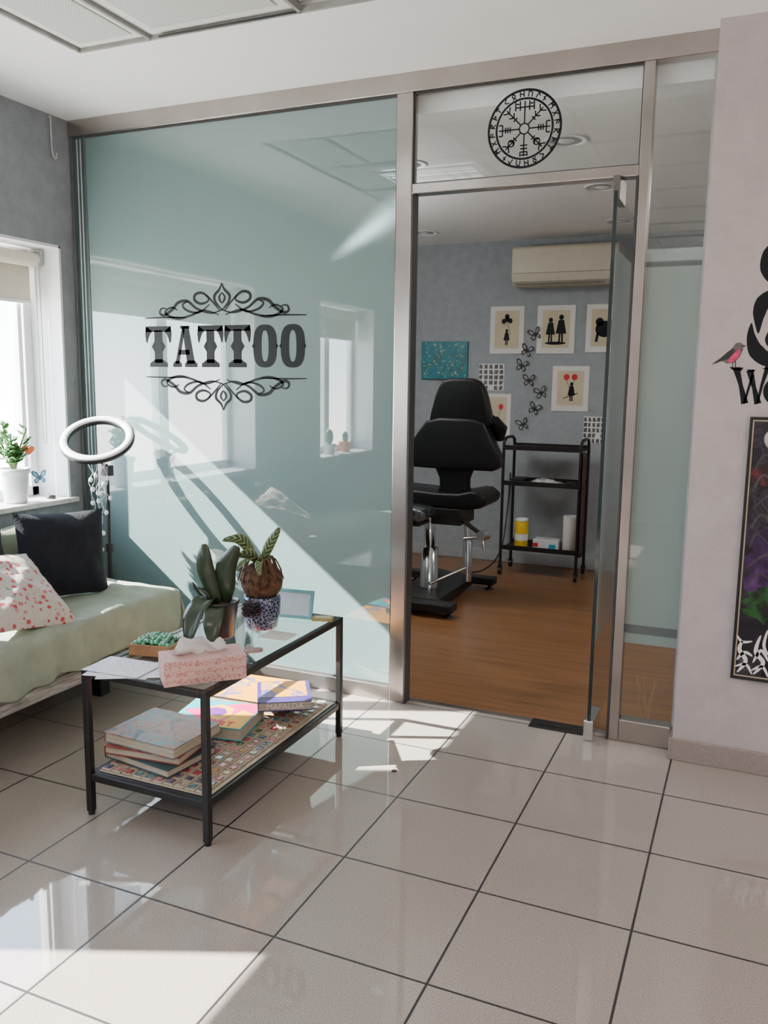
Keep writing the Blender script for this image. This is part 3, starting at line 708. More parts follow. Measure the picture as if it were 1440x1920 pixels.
def book(cx,cy,z,w,dp,h,rot,cover,label,extra=None):
    M=Matrix.Translation((cx,cy,z))@Matrix.Rotation(math.radians(rot),4,'Z')
    b=MB(); t=.003
    b.box((-w/2,-dp/2,0),(w/2,dp/2,t),0,M).box((-w/2,-dp/2,h-t),(w/2,dp/2,h),0,M).box((-w/2,-dp/2,t),(-w/2+t,dp/2,h-t),0,M)
    cvr=b.obj('cover',[cover],bevel=.0008,seg=1)
    pg=MB().box((-w/2+t,-dp/2+.004,t),(w/2-.004,dp/2-.004,h-t),0,M).obj('pages',MT['page'])
    ps=[cvr,pg]
    if extra: ps+=extra(M,h)
    assemble('book',(cx,cy,z),ps,label,'book','books on the table shelf')
Z0=.157
book(-1.745,2.175,Z0,.29,.22,.026,-8,bookart['g'],'dark green hardback book at the bottom of a stack')
book(-1.755,2.185,Z0+.0265,.28,.22,.026,6,bookart['r'],'red-brown hardback book in the middle of a stack')
book(-1.75,2.20,Z0+.053,.295,.245,.036,-3,bookart['a'],'large hardback with a muted painted cover on top of a stack')
def T(M,h,s,body,x,y,rot=0,sx=1,off=0): return MB().text(body,s,M@Matrix.Translation((x,y,h+.0018))@Matrix.Rotation(math.radians(rot),4,'Z'),0,sx,0,off)
book(-1.73,2.745,Z0,.29,.26,.048,4,bookart['y'],'yellow illustrated hardback book lying on the mosaic mat')
def popart(M,h):
    out=[]
    def pl(poly,m,n,dz):
        b=MB(); b.add([(x,y,h+dz) for x,y in poly],[tuple(range(len(poly)))],0,False,M); return b.obj(n,m)
    out.append(pl([(-.13,.0),(.02,-.115),(.135,-.115),(.135,.115),(.06,.115)],bookart['pk'],'cover_panel',.0006))
    out.append(pl([(.03,-.115),(.135,-.115),(.135,.02),(.08,.05)],bookart['yy'],'cover_panel',.0009))
    out.append(pl([(-.08,.02),(-.03,-.05),(.03,-.06),(.06,-.01),(.04,.06),(-.02,.08)],bookart['yy'],'cover_panel',.0012))
    out.append(pl([(-.055,.02),(-.02,-.02),(.02,-.025),(.035,.01),(.01,.045),(-.03,.05)],bookart['pp'],'cover_panel',.0015))
    out.append(T(M,h,.055,'POP ART',.0,-.086,0,.9,.001).obj('title',MT['red']))
    return out
book(-1.72,2.47,Z0,.28,.235,.045,10,bookart['teal'],'turquoise and pink hardback titled POP ART on the mosaic mat',popart)
def maf(M,h):
    return [MB().box((-.085,-.060,h+.0003),(.085,.10,h+.0009),0,M).obj('cover_panel',bookart['y']),
            MB().text('MAFALDA',.030,M@Matrix.Translation((0,-.1112,h/2))@XZ).obj('spine_title',MT['paperw'])]
book(-1.56,2.675,Z0+.0495,.20,.22,.036,32,bookart['v'],'violet hardback with white spine title on a yellow book',maf)
# tissue box
M=frameM((-1.515,2.10,TT),(.70,.714,0),(0,0,1))
bx=MB().box((-.125,-.06,0),(.125,.06,.078),0,M).obj('box',MT['pink'],bevel=.002)
ts=MB(); random.seed(5)
vs=[];fs=[];n=14;m_=9
for i in range(n+1):
    for j in range(m_+1):
        u=i/n*2-1; v=j/m_
        vs.append((u*.06*(1+v*.5)+.01*math.sin(v*5),.02*math.sin(u*5+v*3)*(.3+v),.076+v*.04*(1-.6*u*u)+.008*math.sin(u*9)))
for i in range(n):
    for j in range(m_): a=i*(m_+1)+j; fs.append((a,a+m_+1,a+m_+2,a+1))
ts.add(vs,fs,0,True,M); vs2=[(a,b+.02+.03*(c-.07)/.05,c-.002) for a,b,c in vs]; ts.add(vs2,fs,0,True,M)
assemble('tissue_box',(-1.515,2.10,TT),[bx,ts.obj('tissue',MT['tissue'])],'pale pink scribble-patterned tissue box with a tissue on the table','tissue box')
for q,(ox,oy,rz) in enumerate(((-1.775,2.045,14),(-1.74,2.05,30),(-1.79,2.06,3))):
    M=Matrix.Translation((ox,oy,TT+.0015*q+.0005))@Matrix.Rotation(math.radians(rz),4,'Z')
    vs=[];fs=[]
    for i in range(9):
        for j in range(7):
            u=-.105+.21*i/8; v=-.0725+.145*j/6; vs.append((u,v,.004*max(0,noise.noise(Vector((u*12+q,v*12,q))))+.0004))
    for i in range(8):
        for j in range(6): a=i*7+j; fs.append((a,a+7,a+8,a+1))
    b=MB(); b.add(vs,fs,0,True,M)
    thing(b.obj('paper_sheet',MT['sheet']),'white printed paper sheet lying on the glass table','paper','printed sheets on the table')
M=Matrix.Translation((-1.80,2.245,TT))@Matrix.Rotation(math.radians(12),4,'Z')
b1=MB().box((-.075,-.06,0),(.075,-.052,.038),0,M).box((-.075,.052,0),(.075,.06,.038),0,M).box((-.075,-.052,0),(-.067,.052,.038),0,M).box((.067,-.052,0),(.075,.052,.038),0,M).box((-.067,-.052,0),(.067,.052,.006),0,M)
thing(b1.obj('wooden_box',MT['wood2'],bevel=.002),'small varnished wooden box holding green glass beads','box')
bd=MB(); random.seed(2)
for i in range(9):
    for j in range(7):
        bd.sphere((-.058+i*.0145+random.uniform(-.002,.002),-.043+j*.0143,.037+random.uniform(-.001,.010)-.0012*((i-4)**2+(j-3)**2)*.5+.008),.0088,0,M,n=8)
bd.box((-.064,-.049,.007),(.064,.049,.03),0,M)
o=thing(bd.obj('glass_beads',MT['bead']),'heap of shiny green glass beads in a wooden box','beads'); o["kind"]="stuff"
oc=Vector((-1.715,2.49,TT))
pot=MB().lathe(oc,[(.048,0),(.052,.003),(.066,.12),(.070,.125),(.070,.132),(.064,.132),(.062,.118)],32,caps=True).obj('pot',MT['potdark'])
so=MB().lathe(oc+Vector((0,0,.108)),[(.062,0),(.04,.010),(.01,.014)],24).obj('soil',MT['soil'])
lv=[]
def leafo(pts,w,side,m='leaf',nm='leaf',fold=.25):
    o=MB().leaf([oc+Vector(p) for p in pts],w,side,0,fold).obj(nm,MT[m],solid=.002); lv.append(o)
leafo([(0,-.01,.11),(-.03,-.02,.19),(-.045,-.03,.27),(-.05,-.02,.335)],.066,(1,.25,.15))
leafo([(.01,.01,.11),(.02,.0,.18),(.035,-.01,.26),(.075,.0,.335)],.078,(1,.3,-.35))
leafo([(-.01,-.01,.11),(-.02,-.05,.14),(-.03,-.11,.10),(-.03,-.15,.01)],.080,(1,.1,0))
leafo([(.01,-.02,.11),(.03,-.07,.12),(.045,-.11,.08),(.05,-.125,.02)],.070,(1,.4,0))
leafo([(-.01,0,.11),(-.05,-.02,.17),(-.085,-.04,.175)],.03,(.3,1,0))
leafo([(-.01,0,.11),(-.05,.0,.14),(-.09,-.01,.12),(-.11,-.02,.09)],.02,(.3,1,0))
leafo([(-.01,0,.11),(-.06,-.03,.15),(-.08,-.05,.20)],.012,(.3,1,0))
assemble('potted_orchid',oc,[pot,so]+lv,'orchid with dark broad leaves in a dark pot on the table','potted plant')
cc=Vector((-1.635,2.645,TT))
pot=MB().lathe(cc,[(.05,0),(.056,.004),(.068,.06),(.070,.11),(.066,.125),(.060,.125),(.058,.11)],32).obj('pot',MT['potblue'])
ball=MB(); ball.sphere(cc+Vector((0,0,.178)),.078,n=24,sc=(1,1,.97)); random.seed(9)
bo=ball.obj('coir_ball',MT['coir'])
lv=[]
def leafc(pts,w,side,fold=.2):
    P=[cc+Vector(p) for p in pts]
    lv.append(MB().leaf(P,w,side,0,fold).obj('leaf',MT['cala'],solid=.0015))
leafc([(-.02,0,.24),(-.05,-.01,.30),(-.08,-.03,.335),(-.135,-.05,.33)],.045,(.4,.3,.8))
leafc([(-.01,0,.24),(-.03,-.02,.275),(-.06,-.05,.28),(-.09,-.08,.24)],.045,(.5,.3,.7))
leafc([(0,0,.24),(.02,0,.29),(.04,.01,.335),(.065,.02,.38)],.038,(1,.2,-.5))
leafc([(.0,0,.24),(-.01,-.03,.265),(-.03,-.06,.26),(-.05,-.09,.23)],.04,(1,.2,.2))
leafc([(.01,0,.23),(.02,-.04,.26),(.03,-.07,.25),(.045,-.085,.22)],.028,(1,.2,0))
st=MB(); random.seed(4)
for k in range(26):
    a=random.uniform(0,6.28); r=random.uniform(.07,.092)
    st.tube(spline3([cc+Vector((0,0,.24)),cc+Vector((r*.6*math.cos(a),r*.6*math.sin(a),.265)),cc+Vector((r*math.cos(a),r*math.sin(a),.20+random.uniform(-.03,.03)))],4),.0026,5)
sto=st.obj('stem',mat('dry_stems',(.10,.05,.025),.8))
assemble('potted_calathea',cc,[pot,bo,sto]+lv,'calathea on a brown coir ball in a blue mosaic pot','potted plant')
hc=Vector((-1.515,2.385,TT))
def heart(r,n=40):
    return [(r*16*math.sin(t)**3/16,r*(13*math.cos(t)-5*math.cos(2*t)-2*math.cos(3*t)-math.cos(4*t))/16) for t in [2*pi*k/n for k in range(n)]]
hb=MB(); H=heart(.035); nH=len(H); hb.add([hc+Vector((a,b,0)) for a,b in H]+[hc+Vector((a,b,.008)) for a,b in H],[tuple(range(nH))[::-1],tuple(range(nH,2*nH))]+[(i,(i+1)%nH,(i+1)%nH+nH,i+nH) for i in range(nH)])
rod=MB().tube([hc+Vector((0,0,.008)),hc+Vector((0,0,.115))],.0018,6)
pc=MB(); random.seed(1)
pcc=hc+Vector((0,0,.145))
for lvl in range(6):
    zz=-.022+lvl*.009; rr=.034*math.cos((lvl-2)/5*1.3)
    for k in range(9):
        a=2*pi*k/9+lvl*.35
        e=Vector((math.cos(a),math.sin(a),0)); s_=Vector((-math.sin(a),math.cos(a),0)); c=pcc+Vector((0,0,zz))
        pc.add([c+e*.006-s_*.003,c+e*.006+s_*.003,c+e*rr+s_*.007+Vector((0,0,.006)),c+e*(rr+.004)+Vector((0,0,.009)),c+e*rr-s_*.007+Vector((0,0,.006)),c+e*rr*.9+Vector((0,0,-.001))],[(0,1,2,3,4),(1,0,5),(1,5,2),(0,4,5),(2,5,3),(3,5,4)])
pc.sphere(pcc,.016,n=8)
assemble('pine_cone_stand',hc,[hb.obj('base',mat('pale_wood',(.36,.25,.22),.6),bevel=.001),rod.obj('rod',MT['rail']),pc.obj('pine_cone',MT['pine'])],'dark pine cone on a thin rod with heart-shaped wooden base','ornament')
M=frameM((-1.60,2.80,TT),(1,.15,0),(0,.30,1))
pf=MB().box((-.085,-.006,0),(.085,.006,.012),0,M).box((-.085,-.006,.10),(.085,.006,.112),0,M).box((-.085,-.006,.012),(-.073,.006,.10),0,M).box((.073,-.006,.012),(.085,.006,.10),0,M).obj('frame',mat('turquoise_paint',(.14,.36,.40),.4),bevel=.001)
pi_=MB().box((-.073,-.002,.012),(.073,.004,.10),0,M).obj('picture',mat('pale_blue_card',(.45,.55,.60),.6,var=.1))
assemble('picture_frame',(-1.60,2.80,TT),[pf,pi_],'small turquoise picture frame standing behind the potted plants','picture frame')
thing(MB().box((-1.58,2.53,TT),(-1.47,2.62,TT+.003)).obj('postcard',MT['paperw']),'white card lying flat on the glass table','card')
M=Matrix.Translation((-1.475,2.83,TT))@Matrix.Rotation(.3,4,'Z')
thing(MB().box((-.04,-.022,0),(.04,.022,.012),0,M).box((-.03,-.014,.012),(.03,.014,.0125),1,M).obj('small_carton',[mat('olive_card',(.32,.28,.12),.6),MT['cream']],bevel=.001),'small olive and cream carton on the table corner','carton')
# ------------------------------------------------------------------ window sill things
sc=Vector((-3.19,2.97,SZ))
pp=[(.045,0),(.05,.004)]
for i in range(12):
    z=.01+i*.0115; pp.append((.052+.001*i+(.002 if i%2 else 0),z))
pp+= [(.072,.148),(.072,.165),(.066,.165),(.062,.15)]
pot=MB().lathe(sc,pp,36).obj('pot',MT['potwhite']); so=MB().lathe(sc+Vector((0,0,.145)),[(.062,0),(.01,.008)],20).obj('soil',MT['soil'])
stm=MB(); lf=MB(); random.seed(21)
for k in range(11):
    a=random.uniform(0,6.28); r=random.uniform(.02,.08); h=random.uniform(.12,.26)
    P=[sc+Vector((0,0,.14)),sc+Vector((r*.4*math.cos(a),r*.4*math.sin(a),.14+h*.5)),sc+Vector((r*math.cos(a),r*math.sin(a),.14+h))]
    stm.tube(spline3(P,4),.004,6)
    for q in range(10):
        t=random.uniform(.35,1); p=P[0].lerp(P[2],t); b=random.uniform(0,6.28); dr=Vector((math.cos(b),math.sin(b),random.uniform(.1,.8))).normalized()
        lf.leaf([p,p+dr*.02,p+dr*.045],.028,dr.cross(Vector((0,0,1))),0,.2,4)
assemble('potted_jade',sc,[pot,so,stm.obj('stem',mat('green_stem',(.10,.14,.04),.6)),lf.obj('foliage',MT['leafg'],solid=.002)],'leafy green plant in a white ribbed pot on the window sill','potted plant')
hp=MB(); H=heart(.026); base=sc+Vector((.050,.045,.25)); Mh=frameM(base,(.75,.65,0),(0,0,1))
hp.prism(H,-.003,.003,0,Mh); hr=MB().tube([sc+Vector((.048,.045,.15)),base],.0015,6)
assemble('heart_pick',sc+Vector((.045,.045,.14)),[hp.obj('heart',MT['orange'],bevel=.001),hr.obj('stick',MT['wood2'])],'orange heart on a stick in the window plant pot','ornament')
def butterfly_mesh(M,s,m0=0,m1=1):
    b=MB()
    for sg in (1,-1):
        up=[(0,.05),(.25,.75),(.7,1.0),(1.0,.85),(.85,.35),(.35,-.02)]; lo=[(0,0),(.4,-.02),(.75,-.25),(.65,-.7),(.35,-.75),(.08,-.3)]
        for P in (up,lo):
            b.add([(sg*x*s,-abs(x)*s*.35,z*s) for x,z in P],[tuple(range(6))],m0,False,M)
            cx_=sum(p[0] for p in P)/6; cz_=sum(p[1] for p in P)/6
            b.add([(sg*(cx_+(x-cx_)*.62)*s,-abs(cx_+(x-cx_)*.62)*s*.35-.0008,(cz_+(z-cz_)*.62)*s) for x,z in P],[tuple(range(6))],m1,False,M)
    b.tube([M@Vector((0,-.002,-.4*s)),M@Vector((0,-.003,.0)),M@Vector((0,-.002,.35*s))],[.0015,.003,.0015],6,m0)
    return b
bm=butterfly_mesh(frameM(sc+Vector((.095,.06,.12)),(.8,.6,.1),(-.2,0,1)),.035)
st_=MB().tube([sc+Vector((.066,.03,.167)),sc+Vector((.095,.06,.12))],.001,5)
assemble('butterfly_pick',sc+Vector((.08,.03,.12)),[bm.obj('butterfly',[mat('blue_wing_edge',(.05,.12,.2),.5),mat('pale_blue_wing',(.15,.50,.62),.5)]),st_.obj('wire',MT['rail'])],'pale blue butterfly on a wire beside the window plant','ornament')
thing(MB().lathe((-3.16,3.16,SZ),[(.02,0),(.024,.004),(.022,.014),(.012,.018)],20).obj('round_tin',MT['potdark']),'small dark round tin on the window sill','tin')
for (yy,h,m) in ((.45,.12,'potwhite'),(.15,.09,'orange')):
    c=Vector((-3.2,yy,SZ)); a=MB().lathe(c,[(.04,0),(.055,.08),(.058,.085),(.05,.085)],24).obj('pot',MT[m])
    b=MB().sphere(c+Vector((0,0,.08+h/2)),h/2,n=14,sc=(.6,.6,1.1)).obj('cactus_body',MT['leafg']); assemble('potted_cactus',c,[a,b],'small round cactus in a little pot on a window sill','potted plant')
sg=MB().box((XL,.92,.98),(XL+.008,1.55,1.62)).obj('board',mat('beige_board',(.30,.29,.24),.7),bevel=.002)
Ms=Matrix.Translation((XL+.0095,1.235,1.36))@Matrix(((0,0,1,0),(1,0,0,0),(0,1,0,0),(0,0,0,1)))
s2=MB().text('MAKE',.12,Ms).obj('lettering',MT['decal']); s3=MB().text('Tattoo',.16,Ms@Matrix.Translation((0,-.18,0))).obj('lettering',MT['decal'])
assemble('wall_sign',(XL,1.235,.98),[sg,s2,s3],'beige sign with dark lettering on the wall between windows','sign')
thing(MB().tube(spline3([Vector(p) for p in ((XL+.003,3.21,2.60),(XL+.012,3.21,2.61),(XL+.014,3.21,2.55),(XL+.016,3.21,2.45),(XL+.02,3.225,2.42),(XL+.02,3.235,2.45))],5),.004,6).obj('wall_hook',MT['rail']),'thin pale wire hook high on the grey wall','hook')
# ------------------------------------------------------------------ treatment room : AC
acx0,acx1=-1.72,-.95
prof=[(IY+.001,2.12),(IY-.16,2.12),(IY-.205,2.15),(IY-.22,2.20),(IY-.22,2.38),(IY-.20,2.40),(IY+.001,2.40)]
b=MB(); vs=[(acx0,y,z) for y,z in prof]+[(acx1,y,z) for y,z in prof]; q=len(prof)
b.add(vs,[tuple(range(q))[::-1],tuple(range(q,2*q))]+[(i,(i+1)%q,(i+1)%q+q,i+q) for i in range(q)])
ab=b.obj('body',MT['acw'],bevel=.008,seg=2)
fl_=MB().box((acx0+.03,IY-.212,2.128),(acx1-.1,IY-.15,2.134)).box((acx0+.01,IY-.222,2.205),(acx1-.01,IY-.219,2.209)).obj('air_flap',mat('ac_shadow_line',(.20,.18,.14),.6))
assemble('air_conditioner',((acx0+acx1)/2,IY-.1,2.12),[ab,fl_],'ivory wall-mounted split air conditioner','air conditioner')
def fit(v): return v*1.022
def bz(z): return 1.4+(z-1.4)*1.022
def printp(x0,x1,z0,z1,draw,label):
    x0,x1,z0,z1=fit(x0),fit(x1),bz(z0),bz(z1); Yw=IY-.006
    a=MB().box((x0,Yw,z0),(x1,IY-.0003,z1)).obj('border',MT['paperw'],bevel=.001)
    mw=(x1-x0)*.14
    c=MB().box((x0+mw,Yw-.001,z0+mw*1.1),(x1-mw,Yw,z1-mw*.9)).obj('page',MT['cream'])
    bl=MB(); rd=MB(); draw(bl,rd,(x0+x1)/2,z0+mw*1.2,(x1-x0),(z1-z0),Yw-.002)
    ps=[a,c]
    if bl.v: ps.append(bl.obj('silhouette',MT['decal']))
    if rd.v: ps.append(rd.obj('accent',MT['red']))
    assemble('art_print',((x0+x1)/2,IY,z0),ps,label,'picture','prints on the treatment room wall')
def disc(b,x,z,rx,rz,y,n=16): b.flat([(x+rx*math.cos(2*pi*k/n),z+rz*math.sin(2*pi*k/n)) for k in range(n)],y)
def fig(b,x,z,h,y):
    disc(b,x,z+h*.9,h*.09,h*.1,y); b.flat([(x-h*.10,z+h*.8),(x-h*.2,z+h*.3),(x+h*.2,z+h*.3),(x+h*.10,z+h*.8)],y); b.flat([(x-h*.08,z+h*.32),(x-h*.09,z),(x-.02*h,z),(x-.01*h,z+h*.32)],y); b.flat([(x+h*.01,z+h*.32),(x+.02*h,z),(x+h*.09,z),(x+.08*h,z+h*.32)],y)
def d1(b,r,x,z,w,h,y):
    fig(b,x,z+.02,h*.34,y); b.stroke([(x+.03,z+h*.28),(x+.0,z+h*.55)],.003,y)
    for a,c in ((0,.60),(-.025,.56),(.025,.57),(.0,.66)): disc(b,x+a,z+h*c,.018,.02,y)
def d2(b,r,x,z,w,h,y): fig(b,x-.04,z+.04,h*.5,y); fig(b,x+.04,z+.04,h*.56,y); disc(b,x,z+.03,.08,.012,y)
def d3(b,r,x,z,w,h,y):
    disc(b,x,z+h*.35,.07,.06,y); disc(b,x-.04,z+h*.5,.03,.03,y); disc(b,x+.05,z+h*.45,.03,.035,y); b.stroke([(x-.06,z+.03),(x-.05,z+.09)],.02,y); b.stroke([(x+.05,z+.03),(x+.05,z+.1)],.02,y)
def d4(b,r,x,z,w,h,y):
    fig(b,x+.01,z+.03,h*.42,y); b.stroke([(x-.05,z+.05),(x+.06,z+.09)],.006,y)
    for a in (-.03,.03): disc(r,x+a,z+h*.62,.022,.024,y); b.stroke([(x+a,z+h*.55),(x,z+h*.33)],.003,y)
def d5(b,r,x,z,w,h,y):
    fig(b,x-.02,z+.02,h*.35,y); disc(r,x+.035,z+h*.6,.018,.022,y); b.stroke([(x+.035,z+h*.55),(x+.01,z+h*.3)],.0025,y)
printp(-1.89,-1.63,1.63,1.98,d1,'cream print with a dark figure and round shapes')
printp(-1.53,-1.25,1.63,1.98,d2,'cream print with two dark standing figures')
printp(-1.17,-.90,1.64,1.98,d3,'cream print with a dark animal-like silhouette')
printp(-1.40,-1.13,1.21,1.54,d4,'cream print with a dark figure and two red shapes')
printp(-1.93,-1.71,.99,1.33,d5,'cream print with a small figure and red dot')
a=MB().box((fit(-2.44),IY-.02,bz(1.435)),(fit(-2.06),IY+.001,bz(1.725))).obj('canvas',MT['teal'],bevel=.003)
bb=MB()
random.seed(6)
for k in range(7):
    x=fit(-2.42)+k*.05; z=bz(1.45)+random.uniform(0,.06); pts=[(x,z)]
    for j in range(4): x+=random.uniform(-.0,.05); z+=random.uniform(.02,.06); pts.append((min(x,fit(-2.07)),min(z,bz(1.71))))
    bb.stroke(pts,.004,IY-.0215)
b3=MB()
for k in range(70): disc(b3,random.uniform(fit(-2.42),fit(-2.08)),random.uniform(bz(1.45),bz(1.71)),.006,.005,IY-.022,6)
assemble('canvas_print',(fit(-2.25),IY,bz(1.435)),[a,bb.obj('branches',mat('branch_brown',(.16,.13,.07),.7)),b3.obj('blossoms',mat('blossom_cream',(.62,.60,.42),.7))],'teal canvas with pale blossoms and thin branches','picture')
def collage(x0,x1,z0,z1,label):
    x0,x1,z0,z1=fit(x0),fit(x1),bz(z0),bz(z1)
    a=MB().box((x0,IY-.004,z0),(x1,IY+.0005,z1)).obj('sheet',MT['paperw']); b=MB()
    n=5
    for i in range(n):
        for j in range(n):
            if random.random()<.9:
                w=(x1-x0)/n; h=(z1-z0)/n; b.flat([(x0+i*w+.003,z0+j*h+.003),(x0+i*w+w*random.uniform(.6,.9),z0+j*h+.003),(x0+i*w+w*random.uniform(.6,.9),z0+j*h+h*.85),(x0+i*w+.003,z0+j*h+h*.8)],IY-.005)
    assemble('photo_collage',((x0+x1)/2,IY,z0),[a,b.obj('photos',mat('grey_photo',(.10,.10,.11),.5,var=.7,scale=40))],label,'picture')
collage(-1.97,-1.77,1.355,1.555,'small black and white photo collage on the wall')
collage(-1.155,-1.0,.98,1.175,'small black and white flash sheet on the wall')
wing=[mat('black_wing',(.02,.02,.022),.5),mat('grey_wing',(.30,.31,.33),.5)]
random.seed(8)
for (x,z) in ((-1.54,1.77),(-1.60,1.65),(-1.635,1.54),(-1.575,1.43),(-1.48,1.34),(-1.525,1.22),(-1.61,1.10)):
    M=frameM((fit(x),IY-.003,bz(z)),(math.cos(random.uniform(-.3,.3)),-.08,random.uniform(-.4,.4)),(random.uniform(-.3,.3),0,1))
    thing(butterfly_mesh(M,.05).obj('paper_butterfly',wing),'grey and black paper butterfly pinned on the wall','wall decoration','paper butterflies on the wall')
# ------------------------------------------------------------------ tattoo chair
P=[]
def pad(outline,y0,y1,name,bev=.03,m='blackgloss',it=1):
    O=[Vector((a,b)) for a,b in outline]
    for _ in range(it):
        Q=[]
        for i in range(len(O)):
            p,q=O[i],O[(i+1)%len(O)]; Q+= [p*.8+q*.2,p*.2+q*.8]
        O=Q
    return MB().prism([(p.x,p.y) for p in O],y0,y1).obj(name,MT[m],bevel=bev,seg=4)
P.append(pad([(-1.79,1.435),(-1.58,1.435),(-1.53,1.36),(-1.485,1.19),(-1.49,1.13),(-1.88,1.13),(-1.885,1.19),(-1.84,1.36)],5.05,5.15,'headrest',.02))
P.append(pad([(-1.88,1.19),(-1.53,1.19),(-1.48,1.09),(-1.405,.94),(-1.43,.87),(-1.58,.87),(-1.87,.87),(-2.02,.875),(-2.06,.93),(-1.97,1.07)],5.02,5.14,'backrest',.02))
P.append(pad([(-1.86,.91),(-1.59,.91),(-1.64,.78),(-1.59,.65),(-1.85,.65),(-1.80,.78)],5.06,5.16,'lumbar_pad',.015))
P.append(MB().tube([(-1.50,5.16,1.17),(-1.47,5.2,1.12),(-1.48,5.22,1.06)],[.045,.055,.04],16).obj('armrest',MT['blackgloss']))
so_=[(-2.20,.63),(-1.62,.62),(-1.50,.64),(-1.48,.70),(-1.55,.75),(-1.70,.715),(-2.20,.74)]
P.append(pad(so_,5.0,5.36,'seat',.02))
lo=[(-2.27,.56),(-1.84,.555),(-1.79,.59),(-1.81,.65),(-2.27,.665)]
P.append(pad(lo,4.76,4.98,'leg_rest',.02,'wrap'))
P.append(MB().box((-2.28,4.80,.53),(-1.84,4.98,.555)).obj('leg_rest_plate',MT['black'],bevel=.004))
P.append(MB().box((-1.84,5.0,.52),(-1.64,5.28,.625)).obj('seat_bracket',MT['black'],bevel=.006))
P.append(MB().lathe((-1.865,5.06,.088),[(.062,0),(.062,.02),(.058,.03),(.058,.27),(.036,.275),(.036,.44)],28).obj('hydraulic_post',MT['chrome']))
P.append(MB().tube([(-1.70,5.35,.09),(-1.70,5.35,.36),(-1.70,5.34,.365),(-1.70,5.3,.60)],[.032,.032,.022,.022],20).obj('support_post',MT['chrome']))
P.append(MB().tube([(-1.84,5.0,.13),(-1.68,5.25,.20)],.010,10).obj('pedal_rod',MT['chrome']))
P.append(MB().tube([(-1.505,4.99,.47),(-1.485,5.05,.47)],.032,16).obj('lever_knob',MT['chrome']))
P.append(MB().tube([(-1.62,5.02,.44),(-1.50,5.02,.46),(-1.49,5.02,.38)],.011,10).obj('lever',MT['chrome']))
P.append(MB().tube([(-1.72,5.05,.60),(-1.58,5.02,.52),(-1.50,5.02,.47)],.014,10).obj('arm_tube',MT['black']))
P.append(MB().box((-2.35,4.68,.035),(-1.58,4.80,.085)).obj('base_bar',MT['black'],bevel=.008))
P.append(MB().box((-2.2,5.50,.035),(-1.56,5.60,.085)).obj('base_bar',MT['black'],bevel=.008))
P.append(MB().box((-2.03,4.78,.035),(-1.70,5.52,.09)).obj('base_plate',MT['black'],bevel=.008))
for x,y in ((-1.62,4.74),(-2.3,4.74),(-1.6,5.55),(-2.15,5.55)): P.append(MB().tube([(x,y,0),(x,y,.008),(x,y,.009),(x,y,.04)],[.03,.03,.012,.012],16).obj('foot',MT['black']))
assemble('tattoo_chair',(-1.88,5.1,0),P,'black padded tattoo chair with chrome hydraulic post','chair')
thing(MB().tube(spline3([Vector(p) for p in ((-1.73,6.485,.72),(-1.74,6.48,.45),(-1.76,6.40,.12),(-1.80,6.1,.012),(-1.95,5.9,.01),(-2.15,5.95,.01),(-2.3,5.8,.012))],8),.005,6).obj('power_cable',MT['black']),'black power cable trailing down to the wooden floor','cable')
# ------------------------------------------------------------------ trolley
x0,x1,y0,y1=-1.665,-1.105,6.04,6.34; P=[]
for x in (x0,x1):
    P.append(MB().tube(spline3([Vector(p) for p in ((x,y0,.08),(x,y0,.5),(x,y0,.94),(x,y0+.03,1.0),(x,y0+.08,1.015),(x,y1-.08,1.015),(x,y1-.03,1.0),(x,y1,.94),(x,y1,.5),(x,y1,.08))],6),.011,10).obj('side_frame',MT['black']))
for z in (.93,.67,.19):
    b=MB().box((x0,y0,z),(x1,y1,z+.008)).box((x0,y0-.004,z),(x1,y0+.004,z+.035)).box((x0,y1-.004,z),(x1,y1+.004,z+.035))
    P.append(b.obj('shelf',MT['black'],bevel=.002))
for x in (x0,x1):
    for y in (y0,y1):
        P.append(MB().tube([(x-.010,y,.028),(x+.010,y,.028)],.028,18).tube([(x,y,.05),(x,y,.085)],.012,8).box((x-.016,y-.012,.04),(x+.016,y+.012,.062)).obj('caster',MT['black']))
assemble('utility_trolley',((x0+x1)/2,(y0+y1)/2,0),P,'black three-tier metal utility trolley on casters against the wall','trolley')
z=.199
c=Vector((-1.545,6.17,z)); a=MB().lathe(c,[(.048,0),(.050,.005),(.050,.19),(.046,.198)],24).obj('body',MT['yellow']); b=MB().lathe(c+Vector((0,0,.198)),[(.050,0),(.050,.018),(.02,.024)],24).obj('lid',MT['potwhite'])
l=MB().lathe(c,[(.0505,.05),(.0505,.10)],24,caps=False).obj('label_band',MT['paperw'])
assemble('wipes_canister',c,[a,b,l],'yellow and white canister of wipes on the trolley','canister')
a=MB().box((-1.44,6.10,z),(-1.25,6.22,z+.075)).obj('carton',MT['potwhite'],bevel=.003); b=MB().box((-1.44,6.099,z+.02),(-1.40,6.10,z+.05)).obj('printed_patch',MT['red']); c_=MB().box((-1.32,6.099,z+.015),(-1.27,6.10,z+.045)).obj('printed_patch',MT['blue'])
assemble('glove_box',(-1.345,6.16,z),[a,b,c_],'white glove box with small red and blue prints','box')
c=Vector((-1.18,6.16,z)); thing(MB().lathe(c,[(.05,0),(.052,.004),(.052,.255),(.048,.26),(.02,.26),(.02,.24)],28).obj('paper_towel_roll',MT['paperw']),'white paper towel roll standing on the trolley','paper roll')
mz=.679
thing(MB().box((-1.62,6.10,mz),(-1.52,6.25,mz+.04)).obj('tool_case',MT['blackgloss'],bevel=.008,seg=3),'small black tool case on the middle trolley shelf','case')
thing(MB().box((-1.22,6.12,mz),(-1.14,6.2,mz+.03)).obj('tool_case',MT['blackgloss'],bevel=.008,seg=3),'tiny black tool case beside the clear plastic bag','case')
b=MB(); vs=[];fs=[]
